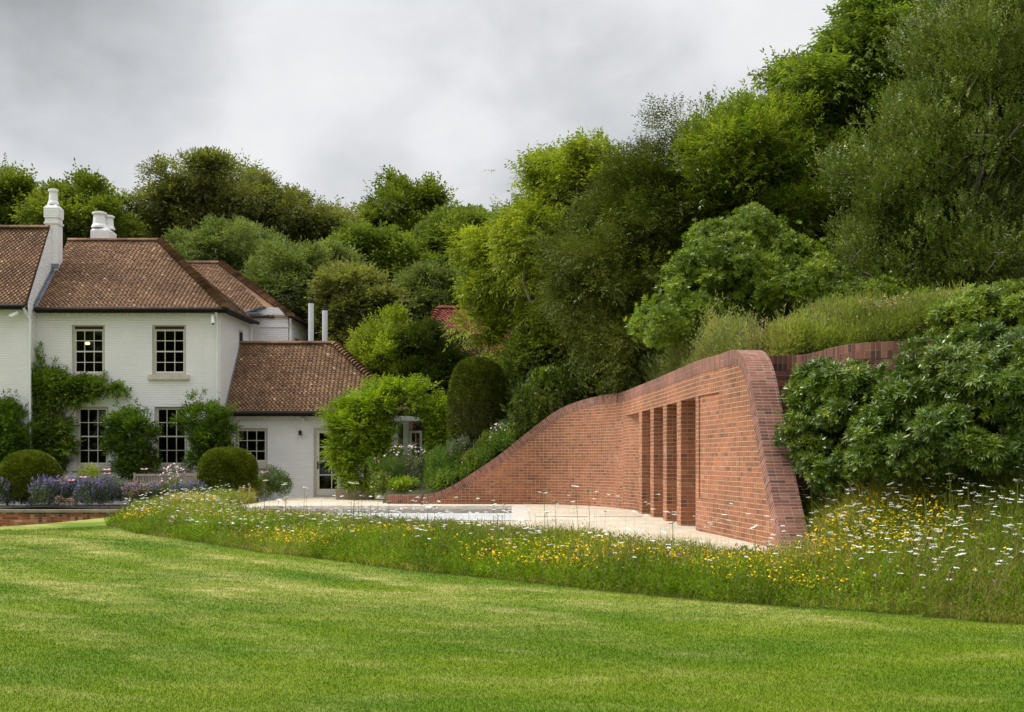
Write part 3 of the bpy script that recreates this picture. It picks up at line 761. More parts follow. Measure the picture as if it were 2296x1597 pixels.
def ridge(a, b, rad=.11, seg=.3, flare=0.0, mat=None, name='ridge_tiles', parent=house, nside=7, lift=.0):
    mb = MB(); a, b = Vector(a), Vector(b); d = b - a; n = max(1, int(d.length / seg)); d_ = d.normalized()
    side = d_.cross(Vector((0, 0, 1))).normalized(); up = side.cross(d_).normalized()
    for i in range(n):
        mb.t = float(rngt.uniform(.05, .75)); p0 = a + d * (i / n); p1 = a + d * ((i + .98) / n)
        r0 = rad * (1 + flare); r1 = rad
        ring = []
        for pp, rr, lf in ((p0, r0, lift + flare * .05), (p1, r1, lift)):
            ring.append([mb.vert(pp + side * math.cos(math.pi * k / (nside - 1)) * rr + up * (math.sin(math.pi * k / (nside - 1)) * rr * .8 - .02 + lf)) for k in range(nside)])
        for k in range(nside - 1): mb.f.append([ring[0][k], ring[0][k + 1], ring[1][k + 1], ring[1][k]]); mb.mi.append(0)
        mb.f.append(ring[0][::-1]); mb.mi.append(0); mb.f.append(ring[1]); mb.mi.append(0)
    return mb.build(name, mat or M['tile'], parent)
EV = 6.44; EY = 38.3
e1 = (XL + .02, EY, EV); e2 = (-9.12, EY, EV); e3 = (-8.95, 42.1, EV)
r1 = (XL + .02, 41.27, 9.13); r2 = (-12.1, 41.27, 9.13)
roof_slope(e1, e2, r1, r2)
roof_slope(e2, e3, r2, (-12.05, 41.4, 9.13))
mb = MB(); mb.face([(XL, 41.3, 9.1), (-12.1, 41.3, 9.1), (-12.0, 44.2, 6.4), (XL, 44.2, 6.4)]); mb.build('rear_roof_slope', M['tile'], house)
ridge(r1, r2, .12, .32); ridge((e2[0], e2[1], e2[2] + .02), r2, .10, .115, .7, name='hip_tiles')
def gutter(a, b, r=.06, name='gutter'):
    mb = MB(); mb.tube([a, b], r, 8); return mb.build(name, M['gutter'], house)
gutter((XL + .05, EY - .06, EV - .06), (-9.1, EY - .06, EV - .06)); gutter((-9.06, EY - .06, EV - .06), (-8.87, 42.1, EV - .06))
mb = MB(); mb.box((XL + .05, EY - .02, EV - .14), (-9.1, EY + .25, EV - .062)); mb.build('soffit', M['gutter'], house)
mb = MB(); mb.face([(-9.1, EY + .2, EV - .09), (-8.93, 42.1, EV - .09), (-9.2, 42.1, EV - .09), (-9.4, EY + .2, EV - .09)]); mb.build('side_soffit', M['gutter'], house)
# ---- left wing
LYF = 38.0; LE_ = 6.47
mb = MB()
mb.face([(-22, LYF, ZG), (XL, LYF, ZG), (XL, LYF, LE_ - .02), (-22, LYF, LE_ - .02)])
mb.face([(XL, LYF, ZG), (XL, 41.9, ZG), (XL, 41.9, LE_), (XL, 39.72, 9.28), (XL, LYF - .12, LE_ + .1), (XL, LYF - .12, LE_ - .25), (XL, LYF, LE_ - .4)])
mb.build('wing_wall', M['white_brick'], house)
mb = MB(); mb.box((-22, LYF - .03, LE_ - .36), (XL + .03, LYF - .002, LE_ - .29)); mb.box((-22, LYF - .05, LE_ - .12), (XL + .03, LYF - .002, LE_)); mb.build('wing_cornice', M['white_brick'], house)
roof_slope((-22, LYF - .3, LE_), (XL - .03, LYF - .3, LE_), (-22, 39.7, 9.27), (XL - .03, 39.7, 9.27))
mb = MB(); mb.face([(-22, 39.7, 9.25), (XL - .03, 39.7, 9.25), (XL - .03, 41.9, 6.4), (-22, 41.9, 6.4)]); mb.build('wing_rear_slope', M['tile'], house)
ridge((-22, 39.7, 9.27), (XL - .02, 39.7, 9.27), .12, .32); gutter((-22, LYF - .36, LE_ - .06), (XL - .02, LYF - .36, LE_ - .06))
mb = MB(); mb.box((-22, LYF - .30, LE_ - .13), (XL - .02, LYF - .01, LE_ - .062)); mb.build('wing_soffit', M['gutter'], house)
mb = MB()      # lead flashing where the gable meets the main roof
a = Vector(e1) + Vector((.02, 0, .03)); b = Vector((XL + .04, 39.9, 7.91)); mb.face([a, a + Vector((.10, 0, .01)), b + Vector((.10, 0, .01)), b]); mb.face([a, b, b + Vector((0, 0, .12)), a + Vector((0, 0, .12))])
mb.build('flashing', M['lead'], house)
mb = MB(); zt_ = LE_ - .1
mb.tube([(XL - .05, LYF - .34, zt_), (XL - .03, LYF - .12, zt_ - .25), (XL + .04, LYF - .06, zt_ - .35), (XL + .04, LYF - .06, .3)], .04, 8); mb.build('downpipe', M['white_paint'], house)
# ---- chimneys
def chimney(x0, x1, y0, y1, zb, zt, pots, mid=None):
    mb = MB(); mb.box((x0, y0, zb), (x1, y1, zt - .42)); mb.box((x0 - .03, y0 - .03, zt - .42), (x1 + .03, y1 + .03, zt - .10)); 
    if mid: mb.box((x0 - .03, y0 - .03, mid), (x1 + .03, y1 + .03, mid + .06))
    c = [(x0 - .03, y0 - .03), (x1 + .03, y0 - .03), (x1 + .03, y1 + .03), (x0 - .03, y1 + .03)]; i_ = .1
    t_ = [(x0 + i_, y0 + i_), (x1 - i_, y0 + i_), (x1 - i_, y1 - i_), (x0 + i_, y1 - i_)]
    for k in range(4):
        p, q_, r_, s_ = c[k], c[(k + 1) % 4], t_[(k + 1) % 4], t_[k]
        mb.face([(*p, zt - .10), (*q_, zt - .10), (*r_, zt + .06), (*s_, zt + .06)])
    mb.face([(*p, zt + .06) for p in t_])
    ch = mb.build('chimney', M['white_brick'], house)
    for (x, y, r, h) in pots:
        m2 = MB(); m2.lathe((x, y, zt + .03), [(r * 1.25, 0), (r * 1.2, h * .12), (r, h * .25), (r * .9, h * .7), (r * .92, h * .82), (r * 1.12, h * .85), (r * 1.12, h * .97), (r * .9, h), (r * .75, h * .98)], 18)
        m2.build('chimney_pot', M['white_paint'], ch)
    return ch
chimney(-15.46, -15.04, 39.85, 40.3, 7.4, 10.05, [(-15.26, 40.07, .15, .52)], 9.42)
mb = MB(); mb.box((-15.22, 39.80, 7.93), (-14.99, 39.845, 8.08)); mb.build('chimney_flashing', M['lead'], house)
chimney(-15.12, -14.52, 43.3, 44.1, 7.5, 9.95, [(-14.92, 43.55, .23, .58), (-14.72, 43.9, .2, .52)])
# ---- rear wing
RX, RY = -8.0, 43.0; RB = (RX + .3, 48.3); RE = 6.70
mb = MB(); mb.face([(-11.5, RY, 3), (RX, RY, 3), (RX, RY, RE), (-11.5, RY, RE)])
mb.face([(RX, RY, 3), (RB[0], RB[1], 3), (RB[0], RB[1], RE), (RX, RY, RE)])
mb.face([(RX - 1.55, RY - .003, RE - .01), (RX, RY - .003, RE - .01), (RX - .35, RY - .003, RE + .34), (RX - .85, RY - .003, RE + .36), (RX - 1.3, RY - .003, RE + .1)]); mb.build('rear_wall', M['white_brick'], house)
mb = MB(); mb.box((-10, RY - .03, RE - .36), (RX + .02, RY - .004, RE - .29)); mb.build('rear_cornice', M['white_brick'], house)
q1 = (-11.5, RY - .1, RE); q2 = (RX + .13, RY - .1, RE); q3 = (RB[0] + .15, RB[1] + .1, RE); t1 = (-13.5, 46.1, 9.15); t2 = (-11.2, 46.1, 9.15)
roof_slope((-13.5, RY - .1, RE), (RX - .45, RY - .1 , RE), t1, t2); roof_slope(q2, q3, t2, (-11.0, 46.4, 9.15))
mb = MB(); mb.face([(RX - .45, RY - .1, RE + .02), q2, (t2[0], t2[1], t2[2] - .05)]); mb.build('roof_infill', M['tile'], house)
ridge(t1, t2, .12, .32); ridge(q2, t2, .10, .13, .7, name='hip_tiles'); gutter((RX + .2, RY - .1, RE - .05), (RB[0] + .22, RB[1] + .1, RE - .05))
mb = MB(); mb.box((-10.0, RY - .9, RE + .0), (RX - .85, RY - .15, RE + .07)); mb.face([(RX - 1.6, RY - .5, RE + .08), (RX - .9, RY - .15, RE + .36), (RX - .5, RY + .2, RE + .36), (RX - 1.5, RY + .3, RE + .3)]); mb.build('lead_valley', M['lead'], house)
mb = MB(); mb.tube([(RX + .1, RY - .1, RE - .08), (RX + .08, RY + .05, RE - .35), (RX + .08, RY + .1, 4)], .04, 8); mb.build('downpipe', M['white_paint'], house); mb = MB(); mb.tube([(-8.98, 41.9, EV - .08), (-9.05, 41.8, EV - .35), (-9.08, 41.75, 4)], .04, 8); mb.build('downpipe', M['white_paint'], house)
def sidewin(xc, y0, y1, z0, z1, k=.06):
    mb = MB(); x = lambda y: xc + k * (y - RY) + .006
    mb.face([(x(y0), y0, z0), (x(y1), y1, z0), (x(y1), y1, z1), (x(y0), y0, z1)]); w_ = mb.build('side_window', M['frame'], house)
    mb = MB(); d = .07; mb.face([(x(y0) + .004, y0 + d, z0 + d), (x(y1) + .004, y1 - d, z0 + d), (x(y1) + .004, y1 - d, z1 - d), (x(y0) + .004, y0 + d, z1 - d)]); mb.build('pane', M['gutter'], w_)
sidewin(RX, 44.0, 44.8, 4.9, 6.1); sidewin(XR + .06 * (RY - HY) , 40.6, 41.1, 5.2, 6.0)
for u, D, vt in ((697.5, 42.0, 681), (728.5, 43.0, 697)):
    x = (u - CU) / F * D; mb = MB(); zt_ = EYE + (HV - vt) / F * D
    mb.tube([(x, D, 4.0), (x, D, zt_)], .095, 14); fl = mb.build('flue', M['grey_pipe'], house, False)
    mb = MB(); mb.tube([(x, D, zt_), (x, D, zt_ + .06)], .07, 12); mb.tube([(x, D, zt_ + .06), (x, D, zt_ + .15)], .085, 12); mb.build('flue_cap', M['black'], fl)
mb = MB(); mb.tube([((697.5 - CU) / F * 42, 42, 5.65), (-7.75, 44.2, 5.75)], .05, 8); mb.build('flue_bracket', M['grey_pipe'], house)
# ---- single-storey extension
XE = 39.2; ex0 = XR + .06 * .6; ex1 = -3.72; ZX = 3.12
ext_h = [hole(527, 600, 960, 1040, XE), (hx(703, XE), hx(767, XE), TZ, hz(959, XE))]
mb = MB(); holed_wall(mb, ex0, ex1, ZG, ZX, XE, ext_h, .13)
mb.face([(ex1, XE, ZG), (ex1, 42.2, ZG), (ex1, 42.2, ZX), (ex1, XE, ZX)]); mb.build('extension_wall', M['white_brick'], house)
mb = MB(); mb.box((ex0, XE - .03, ZX - .30), (ex1 + .03, XE - .002, ZX - .24))
for k in range(24): mb.box((ex0 + .05 + k * .228, XE - .04, ZX - .19), (ex0 + .16 + k * .228, XE - .002, ZX - .08))
mb.build('extension_cornice', M['white_brick'], house)
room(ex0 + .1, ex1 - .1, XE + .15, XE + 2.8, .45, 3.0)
window(*ext_h[0], XE, 3, 3, True, 0, mid=False)
g1 = (ex0 - .02, XE - .3, 3.17); g2 = (ex1 + .3, XE - .3, 3.17); g3 = (ex1 + .3, 42.6, 3.17); k1 = (hx(538, 40.75), 40.75, 5.56); k2 = (-6.05, 40.75, 5.56)
roof_slope(g1, g2, k1, k2, name='extension_roof'); roof_slope(g2, g3, k2, (-6.0, 40.85, 5.56), name='extension_roof')
mb = MB(); mb.face([(k1[0], 40.8, 5.5), (k2[0], 40.8, 5.5), (g3[0], 42.6, 3.2), (k1[0], 42.6, 3.2)]); mb.build('extension_rear_slope', M['tile'], house)
ridge(k1, k2, .11, .32); ridge((g2[0], g2[1], g2[2] + .02), k2, .10, .13, .7, name='hip_tiles'); gutter((ex0 - .15, XE - .37, 3.10), (g2[0], XE - .37, 3.10), .065)
mb = MB(); mb.box((ex0, XE - .30, 3.02), (ex1 + .2, XE - .01, 3.10)); mb.build('extension_soffit', M['gutter'], house)
mb = MB(); a, b = Vector(g1), Vector(k1)
mb.face([a + Vector((-.04, 0, .03)), a + Vector((.05, 0, .04)), b + Vector((.05, 0, .04)), b + Vector((-.04, 0, .03))]); mb.face([a + Vector((-.03, 0, .03)), b + Vector((-.03, 0, .03)), b + Vector((-.03, 0, .15)), a + Vector((-.03, 0, .15))]); mb.build('extension_flashing', M['lead'], house)
mb = MB(); mb.tube([(hx(488), EY + .05, EV - .1), (hx(488), HY - .06, EV - .35), (hx(488), HY - .06, .3)], .04, 8); mb.build('downpipe', M['white_paint'], house)
# glazed door
dx0, dx1, dz0, dz1 = ext_h[1]; yf = XE + .04
mb = MB(); f = .09
mb.box((dx0, yf, dz0), (dx0 + f, yf + .09, dz1)); mb.box((dx1 - f, yf, dz0), (dx1, yf + .09, dz1)); mb.box((dx0 + f, yf, dz1 - f), (dx1 - f, yf + .09, dz1)); mb.box((dx0 + f, yf - .02, dz0), (dx1 - f, yf + .09, dz0 + .05))
dr = mb.build('garden_door', M['frame'], house)
mb = MB(); ax, bx, az, bz = dx0 + f, dx1 - f, dz0 + .055, dz1 - f; s_ = .085; y_ = yf + .03
mb.box((ax, y_, az), (ax + s_, y_ + .045, bz)); mb.box((bx - s_, y_, az), (bx, y_ + .045, bz)); mb.box((ax + s_, y_, bz - s_), (bx - s_, y_ + .045, bz)); mb.box((ax + s_, y_, az), (bx - s_, y_ + .045, az + .2))
for k in range(1, 4): zz = az + .2 + (bz - s_ - az - .2) * k / 4; mb.box((ax + s_, y_ + .005, zz - .014), (bx - s_, y_ + .04, zz + .014))
xc = ax + s_ + (bx - ax - 2 * s_) * .7; mb.box((xc - .014, y_ + .007, az + .2), (xc + .014, y_ + .038, bz - s_)); mb.build('door_leaf', M['sash'], dr)
mb = MB(); mb.face([(ax + s_, y_ + .02, az + .2), (bx - s_, y_ + .02, az + .2), (bx - s_, y_ + .02, bz - s_), (ax + s_, y_ + .02, bz - s_)]); mb.build('pane', M['glass'], dr)
mb = MB(); mb.box((ax + .02, y_ - .02, az + .85), (ax + .06, y_ - .001, az + 1.1)); mb.tube([(ax + .04, y_ - .06, az + 1.0), (ax + .15, y_ - .06, az + 1.0)], .012, 6); mb.build('handle', M['black'], dr)
# cameras and lamps on the wall
def seccam(p, d):
    mb = MB(); p = Vector(p); d = Vector(d).normalized()
    mb.tube([p, p + d * .26], .055, 12); mb.tube([p - d * .01 + Vector((0, 0, .03)), p + d * .28 + Vector((0, 0, .03))], .05, 10); mb.tube([p + d * .05, p + Vector((.08, .08, .1)), p + Vector((.1, .22, .12))], .018, 6)
    c = mb.build('security_camera', M['white_paint'], house); mb = MB(); mb.tube([p + d * .255, p + d * .27], .04, 12); mb.build('lens', M['black'], c)
seccam((hx(40, 37.75), 37.75, hz(703, 37.75)), (-.8, -.3, -.45)); seccam((hx(481), 38.35, hz(713)), (.15, -.45, -.9))
mb = MB(); mb.lathe((hx(681, XE), XE - .13, hz(946, XE)), [(.0, 0), (.06, .01), (.075, .06), (.07, .12), (.03, .16)], 12); mb.tube([(hx(681, XE), XE - .13, hz(940, XE)), (hx(681, XE), XE, hz(936, XE))], .02, 6); mb.build('bulkhead_lamp', M['grey_pipe'], house)
mb = MB(); mb.lathe((hx(674, XE), XE - .1, hz(977, XE)), [(.0, 0), (.05, .02), (.06, .1), (.07, .12), (.02, .17)], 8); mb.tube([(hx(674, XE), XE - .1, hz(974, XE)), (hx(674, XE), XE, hz(974, XE))], .015, 6); mb.build('wall_lantern', M['black'], house)

# ------------------------------------------------------------------ tiled outbuilding among the trees
ob = empty('outbuilding', (-1, 46, 1), 'brick outbuilding with hipped red clay roof half hidden behind the leafy tree', 'outbuilding')
A = lambda u, v, D: tuple(P(u, v, D))
za = 4.6
mb = MB(); x0, x1 = hx(925, 44), hx(1235, 44); mb.box((x0, 44, .5), (x1, 50, za)); mb.build('wall', M['old_brick'], ob)
zr = EYE + (HV - 690) / F * 47; xr0, xr1 = hx(982, 47), hx(1190, 47)
roof_slope((x0 - .3, 43.7, za), (x1 + .3, 43.7, za), (xr0, 47, zr), (xr1, 47, zr), M['tile_red'], parent=ob)
roof_slope((x0 - .3, 50.3, za), (x0 - .3, 43.7, za), (xr0, 47.05, zr), (xr0, 47, zr), M['tile_red'], parent=ob)
roof_slope((x1 + .3, 43.7, za), (x1 + .3, 50.3, za), (xr1, 47, zr), (xr1, 47.05, zr), M['tile_red'], parent=ob)
ridge((xr0, 47, zr), (xr1, 47, zr), .12, .32, mat=M['tile_red'], parent=ob); ridge((x0 - .3, 43.7, za), (xr0, 47, zr), .1, .16, .5, M['tile_red'], 'hip_tiles', ob); ridge((x1 + .3, 43.7, za), (xr1, 47, zr), .1, .16, .5, M['tile_red'], 'hip_tiles', ob)

# ------------------------------------------------------------------ small built things in the garden
# two teak benches with their backs to us
def bench(x, y, w, z, label):
    t = empty('garden_bench', (x, y, z), label, 'bench', 'teak benches in the border')
    def part(name, boxes):
        mb = MB()
        for a, b in boxes: mb.box((x + a[0], y + a[1], z + a[2]), (x + b[0], y + b[1], z + b[2]))
        return mb.build(name, M['teak'], t)
    h = w / 2
    part('leg', [((-h, -.03, 0), (-h + .06, .03, .92))]); part('leg', [((h - .06, -.03, 0), (h, .03, .92))]); part('leg', [((-h, .5, 0), (-h + .06, .56, .64))]); part('leg', [((h - .06, .5, 0), (h, .56, .64))])
    part('seat', [((-h + .061, .03 + k * .085, .40), (h - .061, .10 + k * .085, .43)) for k in range(6)])
    n = int((w - .2) / .085)
    part('backrest', [((-h + .061, -.02, .82), (h - .061, .02, .89)), ((-h + .061, -.02, .44), (h - .061, .02, .49))] + [((-h + .1 + k * .085, -.012, .491), (-h + .145 + k * .085, .012, .819)) for k in range(n)])
    part('armrest', [((-h - .005, .031, .62), (-h + .065, .56, .65))]); part('armrest', [((h - .065, .031, .62), (h + .005, .56, .65))])
    part('stretcher', [((-h + .02, .031, .2), (-h + .05, .499, .25))]); part('stretcher', [((h - .05, .031, .2), (h - .02, .499, .25))])
bench(hx(371, 36.9), 36.9, 1.95, hz(1062, 36.9) - .9, 'weathered teak bench seen from behind, the left one of the two')
bench(hx(455, 37.4), 37.4, 1.9, hz(1060, 37.4) - .9, 'weathered teak bench mostly hidden by the pink anemone and clipped dome')
# planter
pz = TZ; pl = empty('trough_planter', (hx(790, 36.4), 36.6, pz), 'low taupe metal trough under the wisteria beside the garden door', 'planter')
mb = MB(); x0, x1 = hx(753, 36.4), hx(835, 36.4); h = .33
for a, b in [((x0, 36.4, pz), (x1, 36.43, pz + h)), ((x0, 36.97, pz), (x1, 37.0, pz + h)), ((x0, 36.43, pz), (x0 + .03, 36.97, pz + h)), ((x1 - .03, 36.43, pz), (x1, 36.97, pz + h))]: mb.box(a, b)
mb.build('trough', M['planter'], pl); mb = MB(); mb.box((x0 + .03, 36.43, pz + .05), (x1 - .03, 36.97, pz + h - .05)); mb.build('compost', M['soil'], pl)
# lattice panel beside the door
tr = MB(); x0, x1, y_ = hx(767, 38.9), hx(800, 38.9), 38.95
for k in range(7): x = x0 + (x1 - x0) * k / 6; tr.box((x - .012, y_, TZ), (x + .012, y_ + .015, 1.95))
for k in range(19): z = TZ + .08 + k * .082; tr.box((x0, y_ - .016, z - .01), (x1, y_ - .001, z + .01))
tag(tr.build('trellis_panel', M['sash']), 'pale square lattice panel standing between garden door and wisteria', 'trellis')
# pergola
pg = empty('pergola', (hx(930, 36), 36, TZ), 'grey oak pergola beam on posts carrying the wisteria', 'pergola')
for x, y in ((hx(872, 36.9), 36.9), (hx(968, 37.1), 37.1)):
    mb = MB(); mb.box((x - .07, y - .07, TZ), (x + .07, y + .07, hz(932, y))); mb.build('post', M['wood_grey'], pg)
mb = MB(); mb.box((hx(800, 36.8), 36.8, hz(932, 36.8) + .002), (hx(972, 36.8), 36.92, hz(918, 36.8))); mb.build('beam', M['wood_grey'], pg)
# white garden room with its glazed door standing open
gr = empty('garden_room', (hx(910, 38.4), 38.6, TZ), 'white garden room with domed canopy and glazed door standing open behind the wisteria', 'garden room')
mb = MB(); D = 38.4
mb.box((hx(880, D), D, TZ), (hx(892, D), D + .15, hz(946, D))); mb.box((hx(904, D), D, TZ), (hx(916, D), D + .15, hz(946, D))); mb.box((hx(860, D), D + .02, hz(950, D)), (hx(918, D), D + .14, hz(944, D))); mb.build('frame', M['render_white'], gr)
mb = MB(); cx, cz = hx(905, D), hz(945, D); rx = hx(943, D) - cx
mb.prism([(cx - rx, cz), (cx + rx, cz), (cx + rx, cz + .05), (cx + rx * .9, cz + .11), (cx + rx * .4, cz + .15), (cx - rx * .4, cz + .15), (cx - rx * .9, cz + .11), (cx - rx, cz + .05)], 'y', D - .6, D + 1.2); mb.build('canopy', M['render_white'], gr)
mb = MB(); a, b, z0, z1 = hx(918, D - .3), hx(946, D - .3), TZ + .05, hz(966, D - .3); y_ = D - .3; s_ = .07
mb.box((a, y_, z0), (a + s_, y_ + .05, z1)); mb.box((b - s_, y_, z0), (b, y_ + .05, z1)); mb.box((a + s_, y_, z1 - s_), (b - s_, y_ + .05, z1)); mb.box((a + s_, y_, z0), (b - s_, y_ + .05, z0 + .2))
mb.box(((a + b) / 2 - .012, y_ + .01, z0 + .2), ((a + b) / 2 + .012, y_ + .04, z1 - s_))
for k in (1, 2, 3): zz = z0 + .2 + (z1 - s_ - z0 - .2) * k / 4; mb.box((a + s_, y_ + .012, zz - .012), (b - s_, y_ + .038, zz + .012))
dl = mb.build('door', M['render_white'], gr)
mb = MB(); mb.face([(a + s_, y_ + .025, z0 + .2), (b - s_, y_ + .025, z0 + .2), (b - s_, y_ + .025, z1 - s_), (a + s_, y_ + .025, z1 - s_)]); mb.build('pane', M['glass'], dl)
# ------------------------------------------------------------------ foliage tools
def nrm(a): return a / (np.linalg.norm(a, axis=-1, keepdims=True) + 1e-9)
def leaf_quads(c, t, n, Ln, Wd, fold=0.0):
    b = nrm(np.cross(n, t)); Ln = np.broadcast_to(Ln, (len(c),))[:, None]; Wd = np.broadcast_to(Wd, (len(c),))[:, None]
    m = c + t * Ln * .45
    return np.stack([c, m + b * Wd / 2, c + t * Ln, m - b * Wd / 2], 1)
def sprays(rng, o, a, K, step, Ln, Wd, droop=.2, ang=.9, jit=.25, tint=None):
    n_ = len(o); a = nrm(a); up = nrm(np.array([0, 0, 1.]) + rng.normal(0, .25, (n_, 3)))
    side = nrm(np.cross(a, up)); nn = nrm(np.cross(side, a))
    out = []; ti = []
    base = rng.random(n_) if tint is None else tint
    for k in range(K):
        f = k / max(1, K - 1); sg = 1 if k % 2 else -1
        if k == K - 1: t = a.copy()
        else: t = a * math.cos(ang) + side * sg * math.sin(ang)
        t = nrm(t + rng.normal(0, jit, (n_, 3)) + np.array([0, 0, -droop]))
        c = o + a * (step * k) + np.array([0, 0, -droop * step * k * .5])
        q = leaf_quads(c, t, nrm(nn + rng.normal(0, jit, (n_, 3))), Ln * rng.uniform(.6, 1.2, n_), Wd * rng.uniform(.7, 1.2, n_))
        out.append(q); ti.append(np.clip(base * .6 + rng.random(n_) * .4, 0, 1))
    return np.concatenate(out), np.concatenate(ti)
def rosettes(rng, o, a, K, Ln, Wd, open_=1.15, tint=None, young=None):
    vs = rng.uniform(.65, 1.35, len(o)); Ln = Ln * vs; Wd = Wd * vs ** .5
    n_ = len(o); a = nrm(a); ref = nrm(rng.normal(0, 1, (n_, 3))); e1 = nrm(np.cross(a, ref)); e2 = np.cross(a, e1)
    out = []; ti = []; base = rng.random(n_) if tint is None else tint
    for k in range(K):
        th = 2 * math.pi * (k * .382); lay = k / K; op = open_ * (1.15 - .75 * lay)
        r = e1 * math.cos(th) + e2 * math.sin(th)
        t = nrm(a * math.cos(op) + r * math.sin(op) + rng.normal(0, .1, (n_, 3)) + np.array([0, 0, -.12]))
        nn = nrm(a * math.sin(op) - r * math.cos(op) + rng.normal(0, .12, (n_, 3)))
        out.append(leaf_quads(o + r * .008 + a * lay * .02, t, nn, Ln * rng.uniform(.8, 1.1, n_) * (1 - .25 * lay) * np.repeat(1, n_), Wd * rng.uniform(.85, 1.1, n_)))
        ti.append(np.clip(base * .7 + rng.random(n_) * .3, 0, 1))
    return np.concatenate(out), np.concatenate(ti)
def E(u, v, D, ru, rv, rd): return (P(u, v, D), np.array([ru * D / F, rd, rv * D / F]))
def clump_centres(rng, env, n, inner=.55, back=.4, low=-1.0, lobes=15, tight=.40):
    """clump centres gathered into lobes, so the crown is uneven and has gaps between its lobes"""
    w = np.array([e[1][0] * e[1][2] + .3 * e[1][0] * e[1][1] for e in env]); w /= w.sum(); LB = []
    for k, (c, r) in enumerate(env):
        m = max(4, int(round(lobes * len(env) * w[k] + 2)))
        for _ in range(m):
            d = rng.normal(0, 1, 3); d /= np.linalg.norm(d); LB.append((k, d * rng.uniform(max(.35, inner), .98), rng.uniform(.65, 1.35)))
    lw = np.array([w[k] for k, _, _ in LB]); lw /= lw.sum(); out = []; dirs = []
    while len(out) < n:
        k, ld, sz = LB[rng.choice(len(LB), p=lw)]; c, r = env[k]
        q = ld + nrm(rng.normal(0, 1, 3)) * rng.uniform(.3, 1) * tight * sz * np.array([1.15, 1.15, .8])
        ln = np.linalg.norm(q); d = q / (ln + 1e-6)
        if d[2] < low or (d[1] > .25 and rng.random() > back) or ln > 1.18 or ln < inner * .6: continue
        p = c + q * r; out.append(p); dirs.append(d)
    return np.array(out), np.array(dirs)
def foliage(rng, cc, dd, per, cr, style, squash=.75, upb=.35):
    """leaves round each clump centre"""
    n = len(cc); o = np.repeat(cc, per, 0); d0 = np.repeat(dd, per, 0); m = len(o)
    crs = np.repeat(rng.uniform(.45, 1.5, n) * cr, per)[:, None]
    q = nrm(rng.normal(0, 1, (m, 3)) + d0 * .35); rad = rng.uniform(.25, 1, (m, 1)) ** .6
    rad = np.where(rng.random((m, 1)) < .10, rad * rng.uniform(1.2, 1.9, (m, 1)), rad)
    p = o + q * rad * crs * np.array([1, 1, squash])
    a = nrm(q * .8 + d0 * .5 + np.array([0, 0, upb]) + rng.normal(0, .35, (m, 3)))
    tint = np.clip(np.repeat(rng.random(n), per) * .55 + rng.random(m) * .45, 0, 1)
    k = style['kind']
    if k == 'spray': return sprays(rng, p, a, style['K'], style['step'], style['L'], style['W'], style.get('droop', .25), style.get('ang', .9), style.get('jit', .25), tint)
    return rosettes(rng, p, a, style['K'], style['L'], style['W'], style.get('open', 1.1), tint)
def limb(mb, a, b, r0, r1, rng, bend=.12, seg=5):
    a = np.array(a, float); b = np.array(b, float); ln = np.linalg.norm(b - a); pts = []; m = rng.normal(0, bend * ln, 3); m[2] = abs(m[2]) * .6
    for i in range(seg + 1):
        t = i / seg; pts.append(a + (b - a) * t + m * math.sin(math.pi * t) + rng.normal(0, .012 * ln, 3) * (0 < i < seg))
    mb.tube(pts, [r0 + (r1 - r0) * i / seg for i in range(seg + 1)], 6)
    return pts
def tree(name, label, cat, env, seed, n, per, cr, style, mat, base, trunk_r=.2, bark='bark', limbs=10, tight=.40, lobes=15, group=None, inner=.55, back=.4, squash=.75, upb=.35, part='crown', trunk='trunk', low=-1.0, twigs=0, twig_r=.012, extra=None):
    rng = np.random.default_rng(seed)
    bz = base[2] if len(base) > 2 else float(H(base[0], base[1]))
    t = empty(name, (base[0], base[1], bz), label, cat, group)
    cc, dd = clump_centres(rng, env, n, inner, back, low, lobes, tight)
    q, ti = foliage(rng, cc, dd, per, cr, style, squash, upb)
    if extra is not None:
        q2, t2 = extra(rng); q = np.concatenate([q, q2]); ti = np.concatenate([ti, t2])
    np_mesh(part, q.reshape(-1, 3), 4, ti, mat, t)
    if limbs:
        mb = MB(); c0 = np.mean([e[0] for e in env], 0); zlo = min(e[0][2] - e[1][2] for e in env)
        fork = np.array([base[0] + (c0[0] - base[0]) * .4, base[1] + (c0[1] - base[1]) * .4, max(bz + .3, zlo + (c0[2] - zlo) * .35)])
        limb(mb, (base[0], base[1], bz - .3), fork, trunk_r, trunk_r * .75, rng, .04)
        for i in rng.choice(len(cc), min(limbs, len(cc)), replace=False):
            limb(mb, fork + rng.normal(0, .05, 3), cc[i], trunk_r * .5, .02, rng, .1)
        for i in (rng.choice(len(cc), min(twigs, len(cc)), replace=False) if twigs else []):
            j = np.argsort(np.linalg.norm(cc - cc[i], axis=1))[rng.integers(2, 9)]
            limb(mb, cc[j] + rng.normal(0, .1, 3), cc[i] + dd[i] * cr, twig_r, twig_r * .4, rng, .1, 4)
        mb.build(trunk, M[bark], t, True)
    return t

